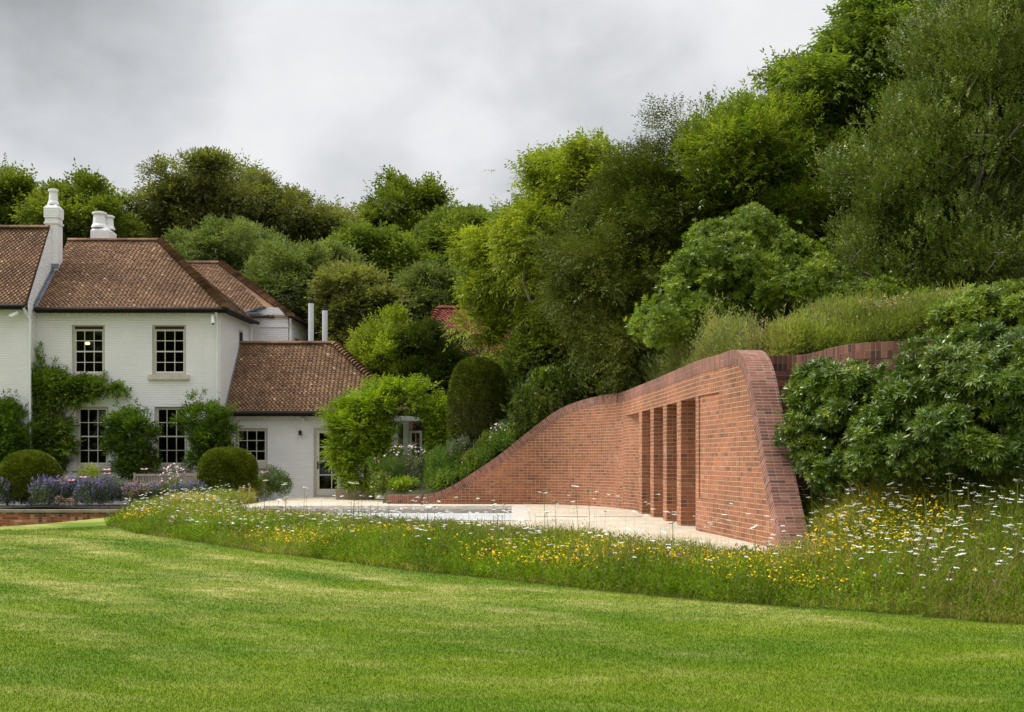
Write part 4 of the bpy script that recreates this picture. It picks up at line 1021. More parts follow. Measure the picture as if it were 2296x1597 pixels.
# leaf colours (albedo)
M['lf_oak'] = leafmat('oak_leaf', [(0, (0.068, 0.094, 0.017)), (.5, (0.135, 0.178, 0.026)), (1, (0.268, 0.285, 0.046))])
M['lf_beech'] = leafmat('beech_leaf', [(0, (0.081, 0.098, 0.031)), (.5, (0.167, 0.183, 0.053)), (1, (0.309, 0.283, 0.102))])
M['lf_grey'] = leafmat('grey_green_leaf', [(0, (0.082, 0.108, 0.038)), (.5, (0.149, 0.190, 0.063)), (1, (0.273, 0.301, 0.114))])
M['lf_mid'] = leafmat('mid_green_leaf', [(0, (0.067, 0.101, 0.021)), (.5, (0.141, 0.194, 0.032)), (1, (0.262, 0.296, 0.071))])
M['lf_chest'] = leafmat('chestnut_leaf', [(0, (0.108, 0.147, 0.016)), (.4, (0.205, 0.263, 0.023)), (.85, (0.388, 0.419, 0.044)), (1, (0.613, 0.526, 0.060))])
M['lf_chest2'] = leafmat('chestnut_leaf_dark', [(0, (0.066, 0.118, 0.018)), (.5, (0.152, 0.217, 0.032)), (.9, (0.284, 0.336, 0.057)), (1, (0.522, 0.454, 0.090))])
M['lf_yew'] = leafmat('yew_needle', [(0, (0.048, 0.077, 0.010)), (.6, (0.124, 0.151, 0.018)), (1, (0.241, 0.247, 0.024))], trans=.12)
M['lf_laurel'] = leafmat('laurel_leaf', [(0, (0.072, 0.124, 0.017)), (.5, (0.169, 0.232, 0.026)), (.93, (0.339, 0.365, 0.052)), (1, (0.850, 0.439, 0.040))], rough=.32, spec=.32)
M['lf_rhodo'] = leafmat('rhododendron_leaf', [(0, (0.044, 0.087, 0.010)), (.5, (0.107, 0.170, 0.017)), (.85, (0.205, 0.266, 0.023)), (1, (0.348, 0.354, 0.025))], trans=.15, rough=.3, spec=.6)
M['lf_rhodo2'] = leafmat('bright_rhododendron_leaf', [(0, (0.071, 0.121, 0.014)), (.5, (0.152, 0.221, 0.020)), (.9, (0.306, 0.370, 0.030)), (1, (0.491, 0.470, 0.040))], trans=.2, rough=.32, spec=.32)
M['lf_box'] = leafmat('small_evergreen_leaf', [(0, (0.077, 0.110, 0.021)), (.5, (0.158, 0.207, 0.038)), (1, (0.367, 0.389, 0.093))], trans=.12, rough=.35, spec=.32)
M['lf_clip'] = leafmat('clipped_yew', [(0, (0.047, 0.065, 0.009)), (.5, (0.096, 0.125, 0.010)), (1, (0.184, 0.217, 0.019))], trans=.12, cs=3, cvar=.3)
M['lf_clipb'] = leafmat('clipped_box', [(0, (0.064, 0.088, 0.007)), (.5, (0.121, 0.158, 0.013)), (1, (0.228, 0.252, 0.021))], trans=.15, cs=3, cvar=.3)
M['lf_wist'] = leafmat('wisteria_leaf', [(0, (0.089, 0.156, 0.011)), (.5, (0.195, 0.286, 0.018)), (1, (0.391, 0.455, 0.034))], trans=.35)
M['lf_lime'] = leafmat('lime_green_leaf', [(0, (0.122, 0.167, 0.023)), (.5, (0.243, 0.304, 0.032)), (1, (0.443, 0.490, 0.069))])
M['lf_dark'] = leafmat('dark_shrub_leaf', [(0, (0.030, 0.048, 0.006)), (.6, (0.060, 0.089, 0.010)), (1, (0.125, 0.148, 0.019))], trans=.15)
M['lf_hornb'] = leafmat('hornbeam_leaf', [(0, (0.047, 0.098, 0.016)), (.5, (0.109, 0.185, 0.024)), (1, (0.231, 0.321, 0.043))])
M['lf_creep'] = leafmat('creeper_leaf', [(0, (0.076, 0.122, 0.025)), (.5, (0.178, 0.266, 0.045)), (.9, (0.335, 0.421, 0.059)), (1, (0.383, 0.110, 0.084))])
M['lf_scrub'] = leafmat('scrub_leaf', [(0, (0.109, 0.129, 0.032)), (.5, (0.186, 0.216, 0.060)), (.85, (0.310, 0.316, 0.108)), (1, (0.389, 0.245, 0.097))], cs=.9)
M['lf_scrub2'] = leafmat('grassy_scrub_leaf', [(0, (0.128, 0.161, 0.028)), (.5, (0.215, 0.261, 0.043)), (.85, (0.329, 0.347, 0.084)), (1, (0.381, 0.248, 0.112))], cs=.9)

ST_FAR = dict(kind='spray', K=6, step=.10, L=.20, W=.12, droop=.2)
ST_BEECH = dict(kind='spray', K=7, step=.12, L=.19, W=.09, droop=.35, ang=.7)
ST_CHEST = dict(kind='spray', K=7, step=.05, L=.145, W=.05, droop=.55, ang=1.0)
ST_MED = dict(kind='spray', K=5, step=.06, L=.11, W=.06, droop=.2)
ST_SMALL = dict(kind='spray', K=6, step=.035, L=.068, W=.042, droop=.05, ang=.8)
ST_YEW = dict(kind='spray', K=9, step=.045, L=.10, W=.022, droop=.3, ang=.9)
ST_LAUREL = dict(kind='spray', K=7, step=.04, L=.115, W=.042, droop=.1, ang=.8)
ST_RHO = dict(kind='ros', K=10, L=.088, W=.025, open=1.1)
ST_RHO2 = dict(kind='ros', K=9, L=.105, W=.034, open=1.0)
ST_WIST = dict(kind='spray', K=11, step=.038, L=.11, W=.042, droop=.35, ang=1.05)

G1 = 'trees standing behind the house'
def B(u, D): return ((u - CU) / F * D, D)
tree('oak_tree', 'broad dark green oak at the left edge behind the tall chimney', 'tree', [E(-10, 470, 62, 120, 52, 3.5), E(75, 462, 62, 60, 48, 3), E(40, 520, 62, 130, 60, 3)], 11, 130, 75, .62, ST_FAR, M['lf_oak'], B(30, 62), .35, tight=.26, lobes=17, limbs=20, inner=.3, group=G1)
tree('oak_tree', 'dark green oak between the two white chimneys', 'tree', [E(190, 470, 60, 68, 52, 3), E(150, 500, 60, 60, 60, 3), E(240, 510, 60, 50, 55, 3)], 12, 110, 75, .58, ST_FAR, M['lf_oak'], B(185, 60), .35, tight=.26, lobes=17, limbs=20, inner=.3, group=G1)
tree('far_tree', 'hazy grey-green treetop just showing at the far left edge', 'tree', [E(-25, 430, 85, 55, 38, 3)], 13, 40, 60, 1.0, ST_FAR, M['lf_grey'], B(-25, 85), .4, group=G1)
tree('beech_tree', 'large spreading bronze-green beech rising over the brown roofs', 'tree', [E(485, 440, 64, 135, 55, 4), E(400, 470, 64, 90, 50, 4), E(590, 480, 64, 90, 60, 4), E(480, 510, 64, 180, 50, 4), E(520, 400, 64, 60, 25, 3)], 14, 270, 73, .58, ST_BEECH, M['lf_beech'], B(480, 64), .45, limbs=40, tight=.24, lobes=22, inner=.25, group=G1, squash=.5)
tree('beech_tree', 'lower bronze-green tree between the big beech and the dark oak', 'tree', [E(715, 525, 66, 70, 42, 3), E(640, 545, 66, 60, 40, 3), E(775, 560, 66, 40, 40, 3)], 15, 100, 66, .55, ST_BEECH, M['lf_beech'], B(710, 66), .3, limbs=20, tight=.26, lobes=18, inner=.25, group=G1)
tree('oak_tree', 'dark round-topped oak standing out against the sky in the centre', 'tree', [E(895, 470, 72, 75, 45, 3.5), E(840, 505, 72, 50, 40, 3), E(955, 470, 72, 45, 38, 3), E(900, 530, 72, 85, 45, 3)], 16, 150, 63, .62, dict(ST_FAR, L=.22, W=.13), M['lf_oak'], B(890, 72), .4, limbs=34, tight=.24, lobes=17, inner=.25, group=G1)
G2 = 'trees on the wooded slope'
tree('slope_tree', 'pale grey-green willow-like tree above the rear roof ridge', 'tree', [E(520, 590, 54, 115, 60, 3), E(450, 570, 54, 55, 30, 2)], 21, 195, 117, 0.48, dict(ST_FAR, L=.17, W=.065, step=.08), M['lf_grey'], B(520, 54), .3, group=G2, tight=.6, lobes=20, inner=.3)
tree('slope_tree', 'grey-green rounded tree behind the two white flues', 'tree', [E(670, 650, 50, 115, 90, 3), E(760, 720, 50, 60, 90, 2.5), E(620, 720, 50, 60, 60, 2)], 22, 312, 117, 0.44, dict(ST_FAR, L=.16, W=.06, step=.08), M['lf_grey'], B(680, 50), .3, group=G2, tight=.6, lobes=20, inner=.3)
tree('slope_tree', 'olive-brown tree standing between the white flues and the pale pointed shrub', 'tree', [E(805, 690, 47, 75, 85, 2.5), E(780, 780, 46, 60, 90, 2)], 23, 195, 117, 0.40, dict(ST_FAR, L=.15, W=.08, step=.07), M['lf_beech'], B(800, 47), .3, group=G2, tight=.6, lobes=20, inner=.3)
tree('slope_tree', 'bright mid-green tree below the dark round oak', 'tree', [E(900, 620, 58, 100, 75, 3), E(840, 580, 58, 70, 40, 3)], 24, 247, 135, 0.50, ST_FAR, M['lf_mid'], B(900, 58), .3, group=G2, tight=.6, lobes=20, inner=.3)
tree('slope_tree', 'mid-green tree rising at the left of the yellow-green chestnut', 'tree', [E(1040, 590, 60, 85, 90, 3), E(1080, 540, 60, 60, 50, 3), E(1000, 560, 60, 50, 50, 3)], 25, 247, 135, 0.52, ST_FAR, M['lf_mid'], B(1040, 60), .35, group=G2, tight=.6, lobes=20, inner=.3)
tree('slope_tree', 'silvery green tree directly behind the red outbuilding roof', 'tree', [E(985, 680, 53, 80, 55, 2.5), E(1100, 700, 53, 90, 90, 2.5), E(900, 730, 53, 60, 60, 2)], 26, 260, 117, 0.40, dict(ST_FAR, L=.16, W=.07), M['lf_grey'], B(1000, 53), .3, group=G2, tight=.6, lobes=20, inner=.3)
tree('slope_tree', 'dim dark green tree filling the gap behind the central trees', 'tree', [E(760, 640, 76, 260, 70, 3), E(1010, 640, 76, 120, 80, 3), E(600, 600, 78, 200, 60, 3)], 27, 338, 60, 0.80, dict(ST_FAR, L=.4, W=.25), M['lf_oak'], B(800, 76), .4, group=G2, tight=.6, lobes=20, inner=.3)
tree('slope_tree', 'dim dark green tree low behind the left roofs', 'tree', [E(150, 560, 80, 300, 60, 3)], 28, 156, 60, 0.88, dict(ST_FAR, L=.42, W=.25), M['lf_oak'], B(150, 80), .4, group=G2, tight=.6, lobes=20, inner=.3)

# middle-distance shrubs and small trees
tree('pointed_shrub', 'yellow-green upright shrub tree left of the clipped yew column, pointed on top', 'shrub', [E(865, 800, 42, 62, 75, 1.1), E(865, 735, 42, 38, 45, .8), E(860, 850, 42, 65, 60, 1.1)], 31, 230, 55, .28, dict(ST_MED, L=.12, W=.05), M['lf_lime'], B(865, 42), .1, limbs=8, upb=.9)
tree('upright_shrub', 'dark green upright shrub between the pointed shrub and the clipped yew', 'shrub', [E(965, 840, 41, 48, 90, 1.1), E(950, 780, 41, 38, 50, .9), E(990, 880, 41, 40, 70, 1)], 32, 190, 55, .3, dict(ST_MED, L=.12, W=.055), M['lf_dark'], B(965, 41), .1, limbs=6, upb=.7)
tree('chestnut_tree', 'large yellow-green sweet chestnut with bare lower limbs in front of the red outbuilding', 'tree', [E(1290, 440, 36, 105, 70, 2.0), E(1200, 560, 36, 100, 85, 2.2), E(1330, 560, 36, 110, 110, 2.2), E(1128, 600, 37.5, 85, 95, 1.3), E(1168, 680, 37.5, 80, 60, 1.3), E(1085, 715, 37.5, 62, 45, .9), E(1125, 790, 37.5, 55, 28, .9), E(1330, 380, 35, 70, 60, 1.3), E(1250, 720, 36.5, 90, 70, 1.4), E(1235, 790, 36.5, 85, 42, 1.2), E(1200, 390, 36, 25, 25, .5)],
     33, 760, 57, .44, ST_CHEST, M['lf_chest'], B(1285, 35.5), .2, 'bark_grey', limbs=44, twigs=90, inner=.25, tight=.5, lobes=12)
tree('yew_tree', 'big dark olive yew overhanging the middle of the brick wall', 'tree', [E(1440, 480, 31, 120, 110, 2.0), E(1380, 620, 31, 130, 140, 2.2), E(1400, 760, 30.5, 75, 110, 1.6), E(1500, 400, 31, 70, 80, 1.6), E(1540, 560, 31, 90, 100, 1.8), E(1330, 740, 31, 60, 60, 1.3), E(1505, 290, 31, 30, 45, .7), E(1560, 430, 31, 60, 80, 1.4)],
     34, 860, 44, .40, dict(ST_YEW, W=.028), M['lf_yew'], B(1450, 30.5), .3, limbs=20, inner=.4, squash=.5, tight=.5)
tree('laurel_tree', 'glossy bright green laurel with a few yellow leaves, high right of the dark yew', 'tree', [E(1650, 350, 30, 110, 80, 1.8), E(1720, 330, 30, 90, 75, 1.5), E(1740, 450, 30, 110, 90, 1.8), E(1640, 440, 30, 80, 80, 1.6), E(1660, 270, 30, 40, 30, .6), E(1830, 380, 30, 80, 80, 1.4)],
     35, 400, 56, .38, ST_LAUREL, M['lf_laurel'], B(1690, 30), .12, limbs=24, inner=.4, twigs=70, tight=.55)
tree('chestnut_tree', 'tall sweet chestnut with pale flower tassels against the sky, upper right', 'tree', [E(1930, 130, 31, 110, 95, 1.8), E(1830, 230, 31, 95, 75, 1.6), E(1980, 60, 31, 80, 55, 1.4), E(2000, 240, 31, 130, 120, 1.8), E(1790, 290, 31, 60, 60, 1.2), E(1900, 40, 31, 60, 30, .8)],
     36, 400, 62, .46, dict(ST_CHEST, L=.16, W=.052), M['lf_chest2'], B(1960, 31), .2, limbs=36, inner=.3, tight=.42, twigs=40)
tree('evergreen_oak', 'tall dark small-leaved evergreen filling the right edge, with pale bare twigs', 'tree', [E(2150, 180, 26, 130, 190, 1.8), E(2250, 60, 26, 130, 180, 1.8), E(2280, 330, 26, 130, 200, 1.8), E(2080, 400, 26, 150, 170, 1.8), E(1960, 440, 26, 120, 120, 1.6), E(2200, 560, 25.5, 170, 130, 1.6), E(2000, 600, 25.5, 120, 90, 1.4), E(2330, 100, 26, 120, 260, 1.6), E(2110, 60, 26, 50, 70, 1.0)],
     37, 1500, 44, .34, ST_SMALL, M['lf_box'], B(2170, 25.5), .06, 'bark_grey', limbs=60, tight=.6, twigs=600, twig_r=.012, inner=.25, back=.3, squash=1.25, upb=1.1)
tree('rhododendron_bush', 'bright green rhododendron on the slope right of the dark yew', 'shrub', [E(1620, 600, 26, 100, 95, 1.3), E(1540, 680, 25.5, 85, 85, 1.2), E(1690, 570, 26, 80, 85, 1.2), E(1700, 660, 25.5, 110, 75, 1.2), E(1490, 740, 25, 60, 55, 1.0)],
     38, 330, 54, .28, ST_RHO2, M['lf_rhodo2'], B(1600, 25.5), .06, limbs=14, inner=.5, low=-.6, tight=.5, twigs=20)
tree('rhododendron_bush', 'mid-green rhododendron between the bright one and the bare twigs, above the grassy slope', 'shrub', [E(1800, 660, 25, 90, 55, 1.1), E(1870, 690, 24.5, 70, 35, .9), E(1770, 600, 25.5, 70, 50, 1), E(1950, 680, 25, 70, 30, .8), E(2080, 680, 24.5, 60, 30, .8)],
     39, 230, 47, .25, ST_RHO2, M['lf_rhodo2'], B(1810, 25), .06, limbs=6, inner=.6, low=-.6)
tree('yew_undergrowth', 'deep dark evergreen undergrowth at the foot of the tall trees on the right', 'shrub', [E(1950, 650, 28.5, 330, 70, 1.2), E(2200, 640, 28.5, 250, 90, 1.2), E(1700, 560, 32, 300, 130, 1.2), E(2000, 450, 31, 300, 170, 1.2)], 40, 420, 40, .5, dict(ST_YEW, L=.16, W=.05), M['lf_dark'], B(2000, 29), .1, limbs=4, inner=.3)
tree('dark_shrub', 'dark evergreen shrub behind the crest of the brick wall, beneath the yew', 'shrub', [E(1300, 850, 34, 60, 40, 1.0), E(1370, 850, 33, 60, 35, 1.0), E(1400, 835, 31, 35, 45, .8), E(1490, 800, 30.5, 80, 45, .8)], 41, 190, 40, .24, dict(ST_MED, L=.1, W=.04), M['lf_dark'], B(1330, 34), .06, limbs=4)
tree('rounded_shrub', 'rounded mid-green shrub with pale upturned leaves beside the rising wall', 'shrub', [E(1243, 895, 34, 64, 56, .85)], 42, 150, 34, .16, dict(kind='ros', K=8, L=.13, W=.032, open=.8), M['lf_rhodo2'], B(1243, 34.2), .06, limbs=4, inner=.8, upb=.6)
tree('leafy_shrub', 'green leafy shrub squeezed between the clipped yew column and the rounded shrub', 'shrub', [E(1165, 870, 36, 42, 70, .8), E(1160, 930, 35.5, 35, 50, .7), E(1190, 800, 36, 60, 40, .8)], 43, 150, 40, .22, dict(ST_MED, L=.11, W=.05), M['lf_mid'], B(1165, 36), .06, limbs=4)
tree('leafy_shrub', 'dark green shrub filling in behind the clipped yew column', 'shrub', [E(1060, 860, 42, 120, 90, 1.0), E(940, 960, 41, 70, 80, 1)], 44, 150, 40, .35, dict(ST_MED, L=.14, W=.07), M['lf_dark'], B(1050, 42), .06, limbs=3)

tree('background_tree', 'dark mass of evergreen wood behind the laurel and yew on the right', 'tree', [E(1680, 560, 38, 220, 170, 1.5), E(1970, 480, 36, 240, 220, 1.5), E(2250, 400, 34, 260, 300, 1.5), E(1900, 680, 32, 450, 90, 1.0), E(1530, 730, 33, 170, 90, 1.0)], 48, 700, 34, .6, dict(ST_FAR, L=.26, W=.14), M['lf_dark'], B(1900, 37), .3, limbs=4, inner=.05)
# near rhododendrons on the right
tree('rhododendron_bush', 'dark glossy rhododendron right behind the sloping end of the brick wall', 'shrub', [E(1880, 870, 16.9, 85, 70, .5), E(1860, 960, 16.7, 80, 90, .5), E(1930, 920, 16.4, 70, 90, .6), E(1850, 862, 17.0, 60, 34, .45), E(1900, 1050, 16.4, 80, 60, .5)],
     45, 300, 35, .15, ST_RHO, M['lf_rhodo'], (4.5, 16.9), .05, limbs=10, inner=.72, low=-.8)
tree('rhododendron_bush', 'largest rhododendron, spreading to the right edge above the white umbels', 'shrub', [E(2130, 880, 15.3, 120, 110, .75), E(2240, 860, 15.0, 130, 120, .8), E(2060, 950, 15.2, 95, 90, .6), E(2180, 980, 14.8, 150, 80, .7), E(2010, 1010, 15.2, 70, 80, .5), E(2330, 930, 14.8, 100, 140, .8)],
     46, 640, 35, .15, ST_RHO, M['lf_rhodo'], (5.7, 15.3), .06, limbs=12, inner=.72, low=-.8)
tree('rhododendron_bush', 'yellower rhododendron at the right edge, behind and above the largest one', 'shrub', [E(2210, 740, 17.6, 110, 70, .8), E(2290, 730, 17.4, 100, 75, .8), E(2120, 790, 17.8, 70, 45, .6)],
     47, 280, 35, .17, ST_RHO, M['lf_rhodo2'], (7.2, 17.8, 3.0), .06, limbs=6, inner=.72, low=-.6)

# clipped evergreens
def clipped(name, label, u, D, ru, vtop, vbot, mat, seed, power=2.3, rd=None, group=None, L_=.055, cone=0.0, count=26000):
    rng = np.random.default_rng(seed); c = P(u, vbot, D); rx = ru * D / F; hgt = (vbot - vtop) * D / F; ry = rd or rx
    t = empty(name, (c[0], c[1], c[2]), label, 'topiary', group)
    n_ = count; th = rng.uniform(0, 2 * math.pi, n_); zz = rng.uniform(0, 1, n_)
    # profile: near-vertical sides closing in a dome
    def rad(z): 
        k = np.clip((z - .35) / .65, 0, 1) if power > 2.5 else z
        r = (1 - k ** power) ** (1 / power) if power > 2.5 else np.sqrt(np.clip(1 - z ** 2, 0, 1)) ** .85
        return r * (1 - .06 * (1 - z))
    # sample more evenly near the top
    phi = rng.uniform(0, 1, n_); zz = np.where(rng.random(n_) < .35, 1 - phi ** 2 * .4, phi)
    r = rad(zz) * (1 + .018 * np.sin(th * 5 + zz * 9) + .012 * np.sin(th * 11 - zz * 17))
    p = np.stack([c[0] + rx * r * np.cos(th), c[1] + ry * r * np.sin(th), c[2] + hgt * zz], 1)
    dz = .02; rn = (rad(np.clip(zz + dz, 0, 1)) - rad(np.clip(zz - dz, 0, 1))) / (2 * dz) * rx / hgt
    n = nrm(np.stack([np.cos(th), np.sin(th), -rn], 1))
    p = p - n * rng.uniform(.0, .07, (n_, 1)) * rx / .9
    q, ti = sprays(rng, p, nrm(n + rng.normal(0, .45, (n_, 3)) + np.array([0, 0, .2])), 3, L_ * .4, L_, L_ * .42, 0, .8, .3)
    np_mesh('foliage', q.reshape(-1, 3), 4, ti, mat, t)
    mb = MB(); mb.lathe((c[0], c[1], c[2]), [(rx * .9 * float(rad(np.array(z))), hgt * z * .96) for z in np.linspace(0, .995, 14)], 24)
    mb.build('inner_core', M['soil'], t, True)  # solid dark core added inside the leaf shell to stop see-through
    return t
clipped('clipped_yew_column', 'tall clipped yew column with a domed top left of the brick wall', 1071, 35.2, 68, 806, 1045, M['lf_clip'], 51, 3.0, count=34000)
clipped('clipped_dome', 'low wide clipped evergreen dome at the left edge above the lavender', 66, 35.6, 78, 1014, 1112, M['lf_clipb'], 52, 2.2)
clipped('clipped_dome', 'rounded tall clipped dome in front of the small extension window', 511, 35.8, 66, 1008, 1124, M['lf_clipb'], 53, 2.9)

def shoots(paths, D, per, style, jit=.05):
    def make(rng):
        Q = []; T = []
        for pth in paths:
            p = np.array([P(u, v, D) for u, v in pth]); m = per * (len(p) - 1)
            i = rng.integers(0, len(p) - 1, m); t = rng.random((m, 1)); o = p[i] * (1 - t) + p[i + 1] * t + rng.normal(0, jit, (m, 3)) * [1, .4, 1]
            a = nrm(p[i + 1] - p[i] + rng.normal(0, .6, (m, 3)) * .4); q, ti = sprays(rng, o, a, 3, style['L'] * .5, style['L'], style['W'], .2, .9, .3)
            Q.append(q); T.append(ti)
        return np.concatenate(Q), np.concatenate(T)
    return make
# shrubs trained against the house and the creeper
G3 = 'hornbeams trained flat against the house wall'
for u0, vt, ru, rv, lab, sd_ in ((15, 905, 52, 70, 'flat-trained dark hornbeam at the left edge of the house front', 61), (290, 920, 50, 72, 'flat-trained dark hornbeam between the two tall ground-floor windows', 62), (462, 905, 62, 80, 'flat-trained hornbeam at the house corner above the taller clipped dome', 63)):
    tree('hornbeam', lab, 'shrub', [E(u0, vt + 70, 37.7, ru, rv, .32), E(u0 - 8, vt + 40, 37.7, ru * .9, rv * .5, .3), E(u0 + 6, vt + 110, 37.7, ru * .85, rv * .6, .3), E(u0 + 18, vt - 2, 37.8, ru * .3, 26, .15)], sd_, 175, 22, .14, dict(ST_MED, L=.085, W=.048, step=.04, K=6), M['lf_hornb'], ((u0 - CU) / F * 37.9, 37.9, .25), .05, limbs=16, inner=.2, group=G3, upb=.5, back=1, extra=shoots([[(u0 - ru * .5, vt + 15), (u0 - ru * .6, vt - 22)], [(u0 - ru * .1, vt + 10), (u0, vt - 34)], [(u0 + ru * .35, vt + 10), (u0 + ru * .4, vt - 26)], [(u0 + ru * .7, vt + 25), (u0 + ru * .95, vt + 2)], [(u0 + ru * .8, vt + 60), (u0 + ru * 1.15, vt + 48)], [(u0 - ru * .8, vt + 60), (u0 - ru * 1.1, vt + 45)]], 37.7, 12, dict(L=.085, W=.05)))
def path_env(pts, D, r, ry=.14): return [E(u, v, D, k, k * .8, ry) for u, v, k in [(a, b, (c if c else r)) for a, b, c in pts]]
tree('wall_creeper', 'virginia creeper climbing the house front and reaching under the lit upper window', 'climber',
     path_env([(110, 870, 42), (95, 930, 34), (105, 985, 40), (115, 1030, 34), (150, 880, 34), (185, 868, 28), (215, 872, 24), (245, 868, 16), (268, 866, 10), (284, 878, 8), (130, 840, 14), (95, 860, 30), (140, 950, 26), (150, 1000, 22)], 38.4, 20) +
     path_env([(95, 775, 8), (88, 800, 8), (92, 825, 8), (122, 815, 9), (60, 880, 9), (50, 905, 7), (228, 845, 7), (248, 850, 9)], 38.4, 8, .06), 64, 420, 18, .12, dict(ST_MED, L=.10, W=.065, step=.05, K=5), M['lf_creep'], (hx(110), 38.42, .2), .04, limbs=26, inner=.1, back=1, trunk='stem', extra=shoots([[(75, 850), (88, 815), (86, 785), (96, 768)], [(98, 790), (90, 830)], [(118, 860), (122, 830), (126, 805)], [(132, 850), (150, 830)], [(75, 880), (55, 905), (45, 935)], [(255, 866), (272, 862), (288, 885)], [(240, 868), (262, 885)], [(215, 850), (236, 836)]], 38.45, 22, dict(L=.09, W=.055)))
tree('wisteria', 'big bright green wisteria sprawling over the pergola beside the garden door', 'climber',
     [E(808, 950, 36.6, 66, 58, .7), E(782, 990, 36.6, 34, 66, .6), E(850, 920, 36.5, 50, 42, .6), E(822, 1040, 36.4, 55, 50, .6), E(850, 885, 36.8, 60, 28, .5), E(920, 885, 36.6, 38, 18, .3), E(768, 930, 36.8, 40, 26, .5), E(855, 985, 36.5, 24, 40, .4), E(765, 1075, 36.6, 22, 16, .2), E(918, 868, 36.6, 14, 14, .15)],
     65, 330, 14, .15, ST_WIST, M['lf_wist'], (hx(815, 36.6), 36.65, TZ), .05, limbs=30, inner=.2, tight=.28, lobes=15, trunk='stem')
tree('wisteria', 'small wisteria growth at the right end of the pergola beam beside the clipped yew', 'climber', [E(985, 918, 36.5, 22, 10, .35), E(994, 965, 36.5, 10, 30, .3), E(992, 1000, 36.5, 9, 20, .3)], 66, 70, 18, .16, ST_WIST, M['lf_wist'], (hx(985, 36.6), 36.65, .6), .03, limbs=4, inner=.3, trunk='stem')

# the wooded edge of the garden behind the viewpoint: shades the lawn side and shows in the windows
for i, (x, y, r, h) in enumerate([(-34, -9, 6, 12), (-24, -16, 6, 13), (-13, -20, 6, 14), (-2, -19, 6, 13), (9, -20, 6, 14), (19, -15, 6, 13), (27, -6, 6, 12), (30, 5, 5, 11)]):
    tree('garden_tree', ['oak', 'lime', 'beech', 'ash', 'maple', 'sycamore', 'chestnut', 'hornbeam'][i] + ' tree on the garden edge facing the house', 'tree', [(np.array([x, y, h * .55]), np.array([r, r * .7, h * .5]))], 300 + i, 130, 40, 1.3, dict(ST_FAR, L=.5, W=.35), M['lf_oak'], (x, y, .2), .3, limbs=6, inner=.3, back=1)
# ------------------------------------------------------------------ scrub on the slope above the wall
def scrub(name, label, u0, u1, D0, D1, n, hgt, style, mat, seed, up=1.0):
    rng = np.random.default_rng(seed); D = rng.uniform(D0, D1, n); u = rng.uniform(u0, u1, n); x = (u - CU) / F * D
    z = H(x, D); 
    wx = np.interp(D, WP[::-1, 1], WP[::-1, 0]) + .48
    k = (inpoly(x, D, HILL) | ((x > wx) & (x < 5.4) & (D > 19.3) & (D < 30.2))) & ((x > wx) | (D > 31))
    x, D, z = x[k], D[k], np.maximum(z[k], np.where((x[k] < 5.4) & (D[k] > 19.3) & (D[k] < 30.2), 3.08, -9)); m = len(x)
    cc = np.stack([x, D, z + hgt * .1], 1)
    hh = hgt * (.6 + .45 * np.sin(x * 2.6 + D) * np.sin(D * 2.3) + .35 * np.sin(x * 5.1 - D * 1.3) * np.sin(D * 4.1 + x)) * rng.uniform(.5, 1.5, m); hh = np.clip(hh, .08, None)
    q = rng.random((m, 3)); p = cc + (q - [.5, .5, 0]) * np.stack([np.full(m, .25), np.full(m, .25), hh], 1)
    a = nrm(rng.normal(0, .35, (m, 3)) + [0, 0, up])
    t = np.clip(.5 + .3 * np.sin(x * 1.9) * np.cos(D * 2.3) + .2 * np.sin(x * 6.3 + D) + rng.normal(0, .2, m), 0, 1)
    qd, ti = sprays(rng, p, a, style['K'], style['step'], style['L'], style['W'], .05, .6, .3, t)
    return tag(np_mesh(name, qd.reshape(-1, 3), 4, ti, mat), label, 'ground cover', kind='stuff')
scrub('scrub', 'low grey-green scrub covering the roofed slope behind the brick wall', 1395, 1880, 19.2, 24.5, 42000, .42, dict(K=6, step=.05, L=.075, W=.022), M['lf_scrub'], 71)
scrub('scrub', 'low grey-green scrub along the crest of the wall under the yew', 1400, 1690, 19.4, 28.5, 30000, .85, dict(K=6, step=.05, L=.08, W=.024), M['lf_scrub'], 72)
scrub('rough_grass', 'rough yellow-green grass and weeds on the slope above the dark retaining wall', 1740, 2150, 18.6, 24.5, 34000, .34, dict(K=6, step=.07, L=.12, W=.014), M['lf_scrub2'], 73)
scrub('ground_ivy', 'dark ground cover behind the clipped yew and border', 960, 1420, 33.2, 40, 16000, .35, dict(K=5, step=.06, L=.10, W=.05), M['lf_hornb'], 74)

scrub('woodland_undergrowth', 'shady evergreen undergrowth beneath the trees on the slope', 1150, 2500, 26.5, 42, 42000, 1.3, dict(K=6, step=.09, L=.18, W=.08), M['lf_dark'], 75)
def stalks(seed):
    rng = np.random.default_rng(seed); D = rng.uniform(18.8, 24, 2600); x = (rng.uniform(1420, 2130, 2600) - CU) / F * D; z = H(x, D)
    k = inpoly(x, D, HILL) | ((x > 3.65) & (x < 5.3) & (D > 19.4) & (D < 30)); x, D, z = x[k], D[k], z[k]; z = np.where((x < 5.3) & (D > 19.4) & (D < 30), np.maximum(z, 3.08), z)
    h_ = rng.uniform(.35, .75, len(x)); b3 = np.column_stack([x, D, z]); q, t = ribbons(rng, b3, h_, np.full(len(x), .009), rng.uniform(0, .3, len(x)), rng.random(len(x)), 2)
    hd_ = np.repeat(b3 + np.column_stack([rng.normal(0, .02, len(x)), rng.normal(0, .02, len(x)), h_ * .92]), 3, 0) + rng.normal(0, .02, (3 * len(x), 3)); q2, t2 = dots(rng, hd_, .018, .6, 3)
    return tag(np_mesh('weed_stalks', np.concatenate([q, q2]).reshape(-1, 3), 4, np.concatenate([t, t2]), [M['straw'], M['fl_brown']], None, [0] * len(q) + [1] * len(q2)), 'thin brown weed stalks and seed heads standing above the slope scrub', 'weeds', kind='stuff')

